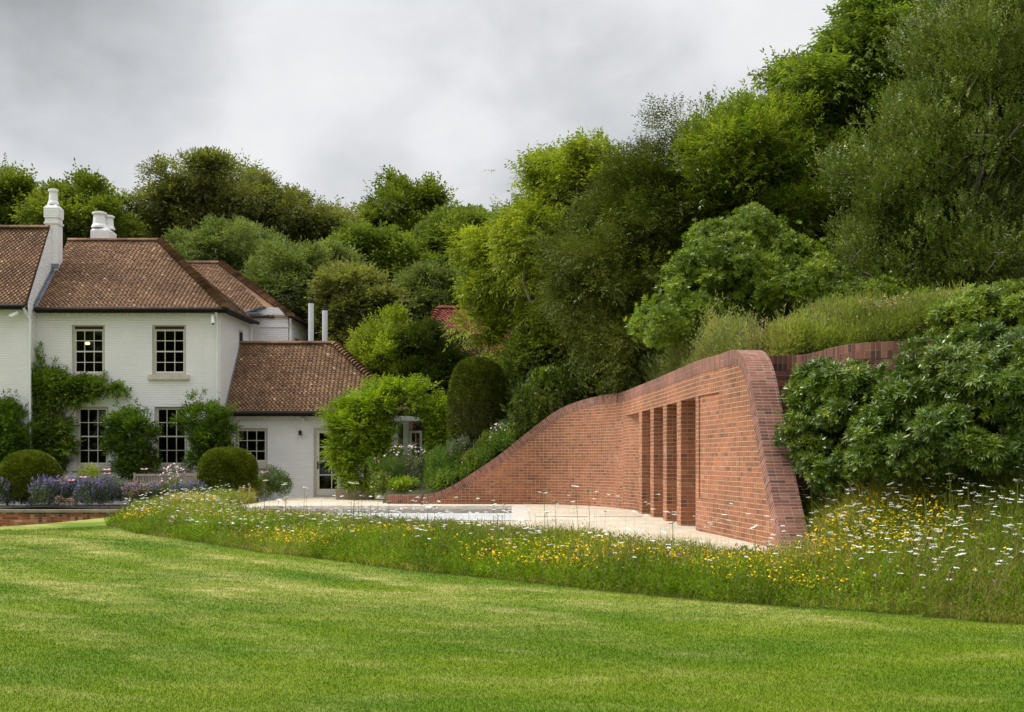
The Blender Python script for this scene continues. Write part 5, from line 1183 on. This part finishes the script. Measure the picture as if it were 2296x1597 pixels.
# ------------------------------------------------------------------ border plants
def flat(name, col, trans=.3, var=.15):
    m, g, b, out = newmat(name); k = g.mr(g.attr('tint').outputs['Fac'], 0, 1, 1 - var, 1 + var, False)
    g.put(b.inputs['Base Color'], g.vm('SCALE', col, scale=k)); b.inputs['Roughness'].default_value = .6; b.inputs['Specular IOR Level'].default_value = .2
    return m
M['fl_white'] = flat('white_umbel', (.62, .62, .54)); M['fl_yellow'] = flat('yellow_flower', (.80, .52, .012), var=.25); M['fl_pink'] = flat('pink_petal', (.75, .38, .42))
M['fl_pale'] = flat('pale_pink_petal', (.78, .58, .62)); M['fl_blue'] = flat('violet_flower', (.17, .13, .30), var=.4); M['fl_mauve'] = flat('mauve_flower', (.35, .16, .34), var=.3)
M['fl_cream'] = flat('lime_cream_flower', (.55, .62, .22)); M['fl_brown'] = flat('seed_head', (.30, .20, .12), var=.35); M['stem'] = flat("green_stem", (.22, .27, .07), var=.3)
M['lf_sage'] = leafmat('sage_leaf', [(0, (0.065, 0.098, 0.052)), (.5, (0.117, 0.163, 0.085)), (1, (0.195, 0.247, 0.143))])
M['lf_fen'] = leafmat('fennel_leaf', [(0, (0.051, 0.102, 0.024)), (.5, (0.102, 0.170, 0.037)), (1, (0.187, 0.255, 0.060))])
M['straw'] = flat('dry_grass', (.36, .27, .12), var=.35)
def ball(c, r, n=4):     # small flower: few quads crossed
    pass
def dots(rng, pts, r, flatness=.35, k=5):
    """each flower: k-sided flat fan tilted a little, as quads"""
    n = len(pts); out = []
    up = nrm(np.array([0, -.25, 1.]) + rng.normal(0, flatness, (n, 3))); a = nrm(np.cross(up, rng.normal(0, 1, (n, 3)))); b = np.cross(up, a)
    r = (np.broadcast_to(r, (n,)) * rng.uniform(.75, 1.2, n))[:, None]
    for i in range(k):
        t0 = 2 * math.pi * i / k; t1 = t0 + math.pi / k; t2 = t0 + 2 * math.pi / k
        f = lambda t, s=1: pts + (a * math.cos(t) + b * math.sin(t)) * r * s
        out.append(np.stack([pts + up * r * .18, f(t0, .8), f(t1), f(t2, .8)], 1))
    return np.concatenate(out), np.tile(rng.random(n), k)
def perennial(name, label, cat, u, v, D, ru, rv, seed, leaf, flower=None, nfl=30, flr=.03, group=None, style=None, nleaf=500, up=.8, spikes=False, top=.4, base=None, z0=None):
    rng = np.random.default_rng(seed); c = P(u, v, D); rx, rz = ru * D / F, rv * D / F
    z0 = c[2] - rz if z0 is None else z0
    t = empty(name, (c[0], c[1], z0), label, cat, group); st = style or dict(K=5, step=.035, L=.075, W=.03)
    d = nrm(rng.normal(0, 1, (nleaf, 3))); rr = rng.uniform(.2, 1, (nleaf, 1)) ** .5
    p = c + d * rr * np.array([rx, rx * .8, rz])
    q, ti = sprays(rng, p, nrm(d * .5 + np.array([0, 0, up]) + rng.normal(0, .3, (nleaf, 3))), st['K'], st['step'], st['L'], st['W'], st.get('droop', .2), st.get('ang', .8), .25)
    np_mesh('foliage', q.reshape(-1, 3), 4, ti, leaf, t)
    if flower is not None:
        if nfl < 60: nfl, flr = 60, flr * .7
        d = nrm(rng.normal(0, 1, (nfl, 3)) + np.array([0, -.3, top])); fp = c + d * np.array([rx, rx * .8, rz]) * rng.uniform(.85, 1.15, (nfl, 1))
        if spikes:     # upright flower spikes
            pts = []
            for k in range(9): pts.append(fp + np.array([0, 0, 1]) * (k * .022) + rng.normal(0, .008, fp.shape) + (fp - c) * .02 * k)
            pp = np.concatenate(pts); fq, ft = dots(rng, pp, flr, .6, 3)
        else: fq, ft = dots(rng, fp, flr, .5, 5)
        np_mesh('flowers', fq.reshape(-1, 3), 4, ft, flower, t)
    return t
GC = 'catmint clumps along the low wall'
rng0 = random.Random(4)
names = ['at the left end of the low wall', 'second from the left above the low wall', 'third from the left, below the clipped dome', 'with the tallest spikes below the wide clipped dome', 'beneath the first pink lily', 'between the pink lilies', 'fullest purple one, right of the pink lilies', 'below the creeper foot', 'below the tall sashed window', 'greyer one left of the bench', 'below the left bench', 'fading one under the bench', 'beneath the pale pink anemone', 'small one left of the tall clipped dome']
for i, nm in enumerate(names):
    u = -8 + i * 34.5; D = 34.6 + (i % 3) * .35
    perennial('catmint', 'violet-blue catmint clump ' + nm, 'plant', u, 1112 - (2 if i % 2 else 0), D, 27 if i < 9 else 23, 26 if i < 8 else 15, 100 + i, M['lf_sage'], M['fl_blue'] if i not in (9, 11) else M['fl_mauve'], 95 if i < 8 else 60, .020, GC, dict(K=6, step=.035, L=.06, W=.026), 420, 1.2, True, .9)
for i, (u, v, nm) in enumerate([(133, 1122, 'left of the pair'), (159, 1126, 'right of the pair'), (145, 1078, 'above the pair'), (330, 1095, 'below the left bench end'), (300, 1108, 'at the foot of the bench border')]):
    perennial('seed_head', 'brown globe-shaped dried seed head among catmint, ' + nm, 'plant', u, v, 34.3, 11, 10, 130 + i, M['lf_sage'], M['fl_brown'], 160, .012, 'dried globe seed heads', dict(K=2, step=.02, L=.03, W=.01), 20, .2)
def lily(u, v, D, label, sz=1.0, mat='fl_pink'):
    c = P(u, v, D); t = empty('lily', (c[0], c[1], .2), label, 'flower', 'pink lilies in the border'); rng = np.random.default_rng(int(u))
    mb = MB(); limb(mb, (c[0] + .05, c[1], .2), c - np.array([0, 0, .02]), .008, .006, rng, .02, 4); mb.build('stem', M['stem'], t)
    Q = []
    for k in range(6):
        th = k * math.pi / 3 + .3; r_ = np.array([math.cos(th), math.sin(th) * .7 - .15, .25]); r_ /= np.linalg.norm(r_); n_ = np.array([-r_[0] * .3, -.5, 1.]); n_ /= np.linalg.norm(n_)
        Q.append(leaf_quads(c[None], r_[None], n_[None], .125 * sz, .05 * sz))
    np_mesh('petals', np.concatenate(Q).reshape(-1, 3), 4, rng.random(6), M[mat], t)
for (u, v, l) in [(122, 1082, 'large pink lily, lowest and leftmost of the row in front of the wide dome'), (127, 1079, 'pink lily touching the leftmost one on its right side'), (160, 1078, 'pink lily at the right foot of the wide dome'), (187, 1071, 'paler pink lily just right of the wide dome'), (241, 1063, 'pale pink lily below the tall window, lower of two'), (240, 1054, 'deep pink lily below the tall window, upper of two'), (324, 1053, 'deep pink lily left of the bench'), (508, 1049, 'pink lily behind the taller dome on its left'), (593, 1060, 'pink lily right of the taller dome')]:
    lily(u, v, 35.0 if u < 300 else 36.4, l, 1.1)
perennial('anemone', 'pale pink japanese anemone in front of the benches', 'plant', 387, 1070, 35.6, 25, 28, 141, M['lf_fen'], M['fl_pale'], 85, .032, None, dict(K=3, step=.05, L=.05, W=.015), 160, 1, top=.5)
perennial('anemone', 'green leafy base of the anemone left of the taller dome', 'plant', 392, 1105, 35.3, 33, 22, 142, M['lf_mid'], M['fl_cream'], 10, .02)
for i, (u, v, ru, rv, lf, fl, n, l) in enumerate([
    (240, 1094, 40, 17, 'lf_sage', 'fl_pale', 22, 'mixed greenish perennials with tiny pale flowers below the tall window'),
    (300, 1100, 34, 12, 'lf_mid', 'fl_pink', 16, 'leafy perennial with small pink flowers at the left end of the bench'),
    (345, 1103, 30, 10, 'lf_lime', 'fl_cream', 20, 'lime flowered perennial in front of the left bench'),
    (200, 1075, 22, 24, 'lf_lime', 'fl_brown', 14, 'tall straw-coloured perennial right of the wide dome'),
    (590, 1098, 22, 26, 'lf_lime', 'fl_cream', 16, 'yellow-green perennial right of the taller dome'),
    (612, 1080, 20, 28, 'lf_sage', 'fl_brown', 18, 'grey spiky perennial against the white wall under the small window'),
    (632, 1092, 20, 24, 'lf_fen', 'fl_mauve', 26, 'dusky reddish perennial at the terrace corner'),
    (560, 1110, 26, 12, 'lf_sage', 'fl_blue', 40, 'low blue catmint at the foot of the taller dome'),
    (430, 1112, 30, 14, 'lf_sage', 'fl_blue', 60, 'low blue catmint left of the taller dome')]):
    perennial('perennial', l, 'plant', u, v, 35.4 if u < 400 else 36.3, ru, rv, 150 + i, M[lf], M[fl], n, .022, 'perennials in the house border', dict(K=5, step=.045, L=.085, W=.028), 260, 1.1, spikes=fl == 'fl_blue', top=.8)
# border behind the low end of the brick wall
for i, (u, v, D, ru, rv, lf, fl, n, r_, l, nl) in enumerate([
    (857, 1090, 34.6, 26, 24, 'lf_mid', 'fl_cream', 12, .03, 'leafy green clump with white blooms at the left end of the brick wall', 300),
    (905, 1095, 34.2, 34, 18, 'lf_wist', 'fl_cream', 45, .035, 'lime green clump with cream flower heads on the low brick end', 300),
    (990, 1085, 34.0, 34, 20, 'lf_mid', 'fl_cream', 10, .03, 'fresh green clump where the wall begins to rise', 300),
    (1018, 1078, 33.6, 16, 10, 'lf_wist', 'fl_cream', 26, .035, 'small lime flower head cluster at the foot of the rising wall', 80),
    (882, 1055, 35.0, 28, 25, 'lf_fen', None, 0, 0, 'feathery dark green fennel left of the red-brown seed heads', 420),
    (930, 1062, 34.8, 25, 34, 'lf_sage', 'fl_brown', 130, .02, 'red-brown seed head clump in the middle of the border', 160),
    (915, 1020, 35.3, 48, 22, 'lf_fen', 'fl_pale', 85, .03, 'loose pale pink anemone in front of the white garden room', 160),
    (1000, 1045, 34.6, 42, 42, 'lf_fen', None, 0, 0, 'broad feathery green fennel in front of the clipped yew column', 800),
    (1040, 1010, 34.4, 38, 24, 'lf_sage', 'fl_mauve', 120, .018, 'hazy mauve-brown plant at the foot of the clipped yew column', 220),
    (1095, 1000, 33.9, 20, 26, 'lf_mid', 'fl_cream', 8, .02, 'green leafy plant between the yew column and the rising wall', 260),
    (1128, 985, 33.9, 34, 36, 'lf_fen', 'fl_pale', 90, .028, 'pale pink anemone beside the rising brick wall', 260),
    (1150, 965, 34.2, 22, 30, 'lf_sage', 'fl_mauve', 40, .02, 'grey-mauve spiky plant behind the pink anemone at the wall', 200),
    (1070, 1035, 33.8, 34, 18, 'lf_mid', 'fl_pink', 6, .03, 'low green plant along the rising coping with one pink flower', 300),
    (850, 1048, 35.4, 24, 22, 'lf_hornb', 'fl_pink', 5, .03, 'dark leafy plant with pink buds below the wisteria', 240),
    (795, 1092, 36.7, 30, 12, 'lf_hornb', None, 0, 0, 'leafy plants spilling from the taupe trough', 200),
    (955, 1098, 34.1, 22, 12, 'lf_sage', 'fl_brown', 50, .02, 'brownish low plant behind the dark rusty rod', 120)]):
    stl = dict(K=7, step=.03, L=.075, W=.012) if lf == 'lf_fen' else dict(K=5, step=.04, L=.085, W=.04)
    perennial('perennial' if 'anemone' not in l else 'anemone', l, 'plant', u, v, D, ru, rv, 170 + i, M[lf], M[fl] if fl else None, n, r_ or .02, 'perennials behind the brick wall', stl, nl, 1.0, top=.8)
# rusted rod standing at the pool edge
mb = MB(); pp = [P(945 + a, v, 32.3) for a, v in ((0, 1136), (1.5, 1128), (-1, 1122), (1.5, 1116), (3, 1106), (4, 1101))]; mb.tube(pp, [.02, .03, .02, .03, .02, .01], 6)
tag(mb.build('plant_stake', M['bark']), 'thin dark twisted stake standing before the low end of the brick wall', 'stake')

# ------------------------------------------------------------------ meadow
def rand_in(rng, poly, n, dens=None):
    lo, hi = poly.min(0), poly.max(0); out = []; c = 0
    while c < n:
        p = rng.uniform(lo, hi, (n * 3, 2)); k = inpoly(p[:, 0], p[:, 1], poly)
        k &= (np.abs(p[:, 0]) < p[:, 1] * .47 + .6)
        if dens is not None: k &= rng.random(len(p)) < dens(p[:, 0], p[:, 1])
        p = p[k]; out.append(p); c += len(p)
    return np.concatenate(out)[:n]
def edge_dist(p):
    seg = LE; a = seg[:-1][None]; b = seg[1:][None]; q = p[:, None]; ab = b - a
    t = np.clip(((q - a) * ab).sum(-1) / (ab ** 2).sum(-1), 0, 1); return np.linalg.norm(q - (a + ab * t[..., None]), axis=-1).min(1)
def ribbons(rng, base, hgt, wid, lean, tint, seg=3, bend=.5):
    """blades: seg quads each, tapering"""
    n = len(base); d = rng.normal(0, 1, (n, 2)); d /= np.linalg.norm(d, axis=1)[:, None]
    dirn = np.concatenate([d, np.zeros((n, 1))], 1); side = np.stack([-d[:, 1], d[:, 0], np.zeros(n)], 1)
    side = nrm(side + rng.normal(0, .5, (n, 3)) * [1, 1, 0]); h = hgt[:, None]; w = wid[:, None]; ln = lean[:, None]
    prev = base; out = []
    for k in range(seg):
        t0, t1 = k / seg, (k + 1) / seg
        f = lambda t: base + np.array([0, 0, 1.]) * h * (t - .25 * bend * t * t * ln) + dirn * h * ln * t * t
        w0, w1 = w * (1 - t0 * .75) / 2, w * (1 - t1 * .92) / 2
        A, B_ = f(t0), f(t1); out.append(np.stack([A - side * w0, A + side * w0, B_ + side * w1, B_ - side * w1], 1))
    return np.concatenate(out), np.tile(tint, seg)
stalks(77)
rng = np.random.default_rng(81)
def low_back(p): return 1 - .36 * smooth01(p[:, 1], 17, 22) * (p[:, 0] < 3.5) * smooth01(p[:, 0], -7.4, -5.6)
M['mgrass'] = leafmat('meadow_grass', [(0, (.10, .14, .012)), (.40, (.20, .25, .018)), (.62, (.33, .36, .035)), (.74, (.42, .36, .11)), (1, (.54, .40, .20))], cs=.8, cvar=.3)
M['mleaf'] = leafmat('meadow_leaf', [(0, (.07, .13, .006)), (.5, (.15, .23, .010)), (1, (.26, .36, .025))], cs=1.0, cvar=.3)
def mz(p): return low_z(p[:, 0], p[:, 1])
p = rand_in(rng, MEADOW, 120000, lambda x, y: np.clip((20 / y) ** 1.3, 0, 1)); ed = edge_dist(p)
hh = (.10 + .32 * smooth01(ed, 0, 1.2)) * rng.uniform(.4, 1.35, len(p)) * (1 + .3 * np.sin(p[:, 0] * 2.3) * np.sin(p[:, 1] * 1.9)) * low_back(p)
pt = np.clip(.42 + .3 * np.sin(p[:, 0] * 1.7 + 2 * np.sin(p[:, 1])) + rng.normal(0, .25, len(p)), 0, 1)
b3 = np.column_stack([p, mz(p) - .02])
q1_, t1_ = ribbons(rng, b3, hh, rng.uniform(.006, .012, len(p)) * np.clip(p[:, 1] / 14, 1, 1.8), rng.uniform(.1, 1.0, len(p)), pt)
tag(np_mesh('meadow_grass', q1_.reshape(-1, 3), 4, t1_, M['mgrass']), 'long uncut meadow grass between the mown lawn and the terrace', 'grass', kind='stuff')
p = rand_in(rng, MEADOW, 34000, lambda x, y: np.clip((18 / y) ** 1.3, 0, 1) * (.35 + .65 * (np.sin(x * 1.1) * np.sin(y * 1.4 + x) > -.2))); ed = edge_dist(p)
b3 = np.column_stack([p, mz(p) + rng.uniform(.03, .30, len(p)) * smooth01(ed, -.1, .8) * low_back(p)])
q1_, t1_ = sprays(rng, b3, nrm(rng.normal(0, .4, b3.shape) + [0, 0, 1]), 6, .035, .06, .018, .1, .7, .3)
tag(np_mesh('meadow_herbs', q1_.reshape(-1, 3), 4, t1_, M['mleaf']), 'leafy green wildflower foliage filling the meadow strip', 'meadow plants', kind='stuff')
# dry straw stalks with brown heads
p = rand_in(rng, MEADOW, 14000, lambda x, y: np.clip((18 / y) ** 1.0, 0, 1) * (.15 + .85 * (np.sin(x * 1.3 + 1) * np.sin(y * 1.1) > .2))); ed = edge_dist(p)
b3 = np.column_stack([p, mz(p)]); hh = rng.uniform(.3, .62, len(p)) * smooth01(ed, -.3, .9) * low_back(p) ** .5
qa, ta = ribbons(rng, b3, hh, np.full(len(p), .008), rng.uniform(0, .5, len(p)), rng.random(len(p)), 3)
tag(np_mesh('dry_stalks', qa.reshape(-1, 3), 4, ta, M['straw']), 'dry straw-coloured grass stalks in tufts through the meadow', 'dry grass', kind='stuff')
# yellow trefoil and ragwort heads
p = rand_in(rng, MEADOW, 9500, lambda x, y: np.clip((18 / y) ** 1.2, 0, 1) * np.clip(.28 + 1.1 * np.sin(x * .9 + .5 * y) * np.sin(y * 1.3 - x * .4) + .4 * np.sin(x * 3.1 + 1.3 * y), .03, 1)); ed = edge_dist(p)
k = ed > .28; p = p[k]; ed = ed[k]; top = (.16 + .2 * smooth01(ed, 0, 1.1)) * rng.uniform(.75, 1.25, len(p)) * low_back(p)
pt = np.column_stack([p, mz(p) + top]); allq = []; allt = []
for j in range(2):
    a_, b_ = dots(rng, pt + rng.normal(0, .016, pt.shape), .008 + .011 * rng.random(len(pt)) ** 2, .5, 4); allq.append(a_); allt.append(b_)
tag(np_mesh('yellow_flowers', np.concatenate(allq).reshape(-1, 3), 4, np.concatenate(allt), M['fl_yellow']), 'small yellow flowers scattered all through the meadow strip', 'wildflowers', kind='stuff')
p = rand_in(rng, MEADOW, 420); pt = np.column_stack([p, mz(p) + rng.uniform(.25, .5, len(p))]); a_, b_ = dots(rng, pt, .016, .6, 5)
tag(np_mesh('mauve_flowers', a_.reshape(-1, 3), 4, b_, M['fl_mauve']), 'few small mauve knapweed flowers in the meadow', 'wildflowers', kind='stuff')

# wild carrot: a stem with side rays and a flat white head; three shapes, placed one by one
def carrot_mesh(seed, hgt, head):
    rng = np.random.default_rng(seed); Q = []; T = []; MI = []
    bx_, by_ = rng.normal(0, .06, 2); tip = np.array([bx_, by_, hgt])
    for w in (np.array([.0038, 0, 0]), np.array([0, .0038, 0])):
        mid = tip * .5 + np.array([bx_ * .3, -by_ * .2, 0]); Q += [np.array([-w, w, mid + w * .8, mid - w * .8]), np.array([mid - w * .8, mid + w * .8, tip + w * .6, tip - w * .6])]; T += [.5, .5]; MI += [0, 0]
    nr = 12; up = nrm(np.array([rng.normal(0, .2), -.12 + rng.normal(0, .15), 1.])[None])[0]; a = nrm(np.cross(up, [1, .2, 0])[None])[0]; b = np.cross(up, a)
    for k in range(nr):
        th = 2 * math.pi * k / nr; e = tip + up * head * .35 + (a * math.cos(th) + b * math.sin(th)) * head * .62
        w = b * .0015; Q.append(np.array([tip - w, tip + w, e + w, e - w])); T.append(.5); MI.append(0)
    pts = [tip + up * head * .36]
    for rr, m in ((.36, 6), (.75, 11)):
        for k in range(m):
            th = 2 * math.pi * k / m + rng.normal(0, .1); pts.append(tip + up * head * (.38 - .08 * rr) + (a * math.cos(th) + b * math.sin(th)) * head * rr + rng.normal(0, .002, 3))
    q, t = dots(rng, np.array(pts), head * .23, .12, 5); Q = np.concatenate([np.array(Q), q]); T = np.concatenate([T, t]); MI += [1] * len(q)
    for k in range(3):
        z = hgt * rng.uniform(.2, .7); s_, t_ = sprays(rng, np.array([[bx_ * z / hgt, by_ * z / hgt, z]]), np.array([[rng.normal(), rng.normal(), .8]]), 5, .02, .04, .01)
        Q = np.concatenate([Q, s_]); T = np.concatenate([T, t_]); MI += [0] * len(s_)
    me = bpy.data.meshes.new('wild_carrot'); v = Q.reshape(-1, 3); nv = len(v)
    me.vertices.add(nv); me.vertices.foreach_set('co', v.astype(np.float32).ravel()); me.loops.add(nv); me.loops.foreach_set('vertex_index', np.arange(nv, dtype=np.int32))
    me.polygons.add(nv // 4); me.polygons.foreach_set('loop_start', np.arange(0, nv, 4, dtype=np.int32))
    me.materials.append(M['stem']); me.materials.append(M['fl_white']); me.polygons.foreach_set('material_index', np.array(MI, dtype=np.int32))
    at = me.attributes.new('tint', 'FLOAT', 'POINT'); at.data.foreach_set('value', np.repeat(np.array(T, dtype=np.float32), 4)); me.update(calc_edges=True)
    return me
CM = [carrot_mesh(200 + i, h, hd) for i, (h, hd) in enumerate([(.50, .052), (.62, .046), (.42, .058), (.78, .048), (.55, .040)])]
rr = random.Random(9); pts = []
BANK = np.array([(3.95, 15.7), (4.6, 12.9), (5.4, 12.3), (8.2, 14.2), (8.0, 15.6), (5.2, 15.9), (4.3, 17.6), (4.02, 17.6)])
rc = np.random.default_rng(91)
pb = rand_in(rc, BANK, 185, lambda x, y: np.clip(.35 + (y - 12) * .25, 0, 1))
ps = rand_in(rc, MEADOW, 125, lambda x, y: (x < 4.2) * np.clip(.25 + .8 * smooth01(y, 13, 19), 0, 1)); ps = ps[edge_dist(ps) > .5]
for i, (x, y) in enumerate(list(pb) + list(ps)):
    o = bpy.data.objects.new('wild_carrot', CM[rr.randrange(5)]); COL.objects.link(o)
    o.location = (x, y, float(low_z(x, y))); o.rotation_euler = (rr.uniform(-.08, .08), rr.uniform(-.08, .08), rr.uniform(0, 6.28)); s = rr.uniform(.5, 1.2) * (1 + .3 * float(smooth01(x, 4.8, 6))); o.scale = (s, s, s)
    if i >= len(pb): o.scale = [q_ * (1.05 + .55 * rr.random() * float(smooth01(x, -4, 0))) for q_ in o.scale]
    if i < len(pb): tag(o, 'white flat-headed wild carrot on the meadow bank below the right-hand rhododendrons', 'wildflower', 'wild carrot flowers on the bank')
    else: tag(o, 'white flat-headed wild carrot standing in the meadow strip before the pool terrace', 'wildflower', 'wild carrot flowers in the strip')
# the rest of the same flowers, smaller and beyond counting
p = rand_in(rc, MEADOW, 1900, lambda x, y: np.where(x > 3.9, 1.0, .30)); p = p[edge_dist(p) > .35]; h_ = rc.uniform(.3, .62, len(p)) * low_back(p) * (1 + .5 * smooth01(p[:, 0], 4.5, 6)) * np.where((p[:, 0] < 3.3) & (p[:, 0] > -3), rc.uniform(.9, 1.9, len(p)), 1); pt = np.column_stack([p, mz(p) + h_])
hp = []
for k in range(7):
    th = k * 2.4; r_ = .0 if k == 0 else .022; hp.append(pt + np.column_stack([np.cos(th) * np.full(len(pt), r_), np.sin(th) * np.full(len(pt), r_), rc.normal(0, .003, len(pt))]))
hs_ = np.tile(rc.uniform(.5, 1.25, len(p)), 7); a_, b_ = dots(rc, np.concatenate(hp), .012 * hs_, .2, 4); sq, stt = ribbons(rc, np.column_stack([p, mz(p)]), h_, np.full(len(p), .005), np.zeros(len(p)), rc.random(len(p)), 1)
tag(np_mesh('small_umbels', np.concatenate([a_, sq]).reshape(-1, 3), 4, np.concatenate([b_, stt]), [M['fl_white'], M['stem']], None, [0] * len(a_) + [1] * len(sq)), 'mass of smaller white umbel flowers scattered over the meadow bank', 'wildflowers', kind='stuff')

p = rand_in(rng, MEADOW, 16000, lambda x, y: (x > 3.4) * 1.0); hh = rng.uniform(.2, .5, len(p)) * (1 + .4 * smooth01(p[:, 0], 4.5, 6)) * (.35 + .65 * smooth01(edge_dist(p), .1, 1.4))
qa, ta = ribbons(rng, np.column_stack([p, mz(p)]), hh, np.full(len(p), .006), rng.uniform(.3, 1.1, len(p)), rng.random(len(p)) * .8, 3)
tag(np_mesh('bank_grass', qa.reshape(-1, 3), 4, ta, M['mgrass']), 'tall grass on the meadow bank right of the brick wall', 'grass', kind='stuff')

# ------------------------------------------------------------------ lawn blades
rng = np.random.default_rng(95)
n = 900000; y = 5.5 * (28.0 / 5.5) ** rng.random(n); x = rng.uniform(-.78, .62, n) * y + rng.uniform(-1.5, 1.5, n)
le = np.interp(x, LE[::-1][:, 0] if LE[0, 0] > LE[-1, 0] else LE[:, 0], LE[::-1][:, 1] if LE[0, 0] > LE[-1, 0] else LE[:, 1])
k = y < le + .12; x, y = x[k], y[k]; s_ = (x + 11.5) * (-.91) + (y - 27) * .41; k = s_ < .5; x, y = x[k], y[k]; n = len(x)
z = low_z(x, y); hb = rng.uniform(.010, .021, n); wb = .0036 * y / 7.0 * rng.uniform(.7, 1.3, n)
d = rng.normal(0, 1, (n, 2)); d /= np.linalg.norm(d, axis=1)[:, None]; sd_ = rng.normal(0, 1, (n, 2)); sd_ /= np.linalg.norm(sd_, axis=1)[:, None]
base = np.column_stack([x, y, z]); tip = base + np.column_stack([d * hb[:, None] * rng.uniform(.1, .9, (n, 1)), hb]); w3 = np.column_stack([sd_ * wb[:, None] / 2, np.zeros(n)])
tv = np.stack([base - w3, base + w3, tip], 1)
tag(np_mesh('lawn_grass', tv.reshape(-1, 3), 3, rng.random(n), M['blade']), 'closely mown lawn grass in the foreground', 'grass', kind='stuff')
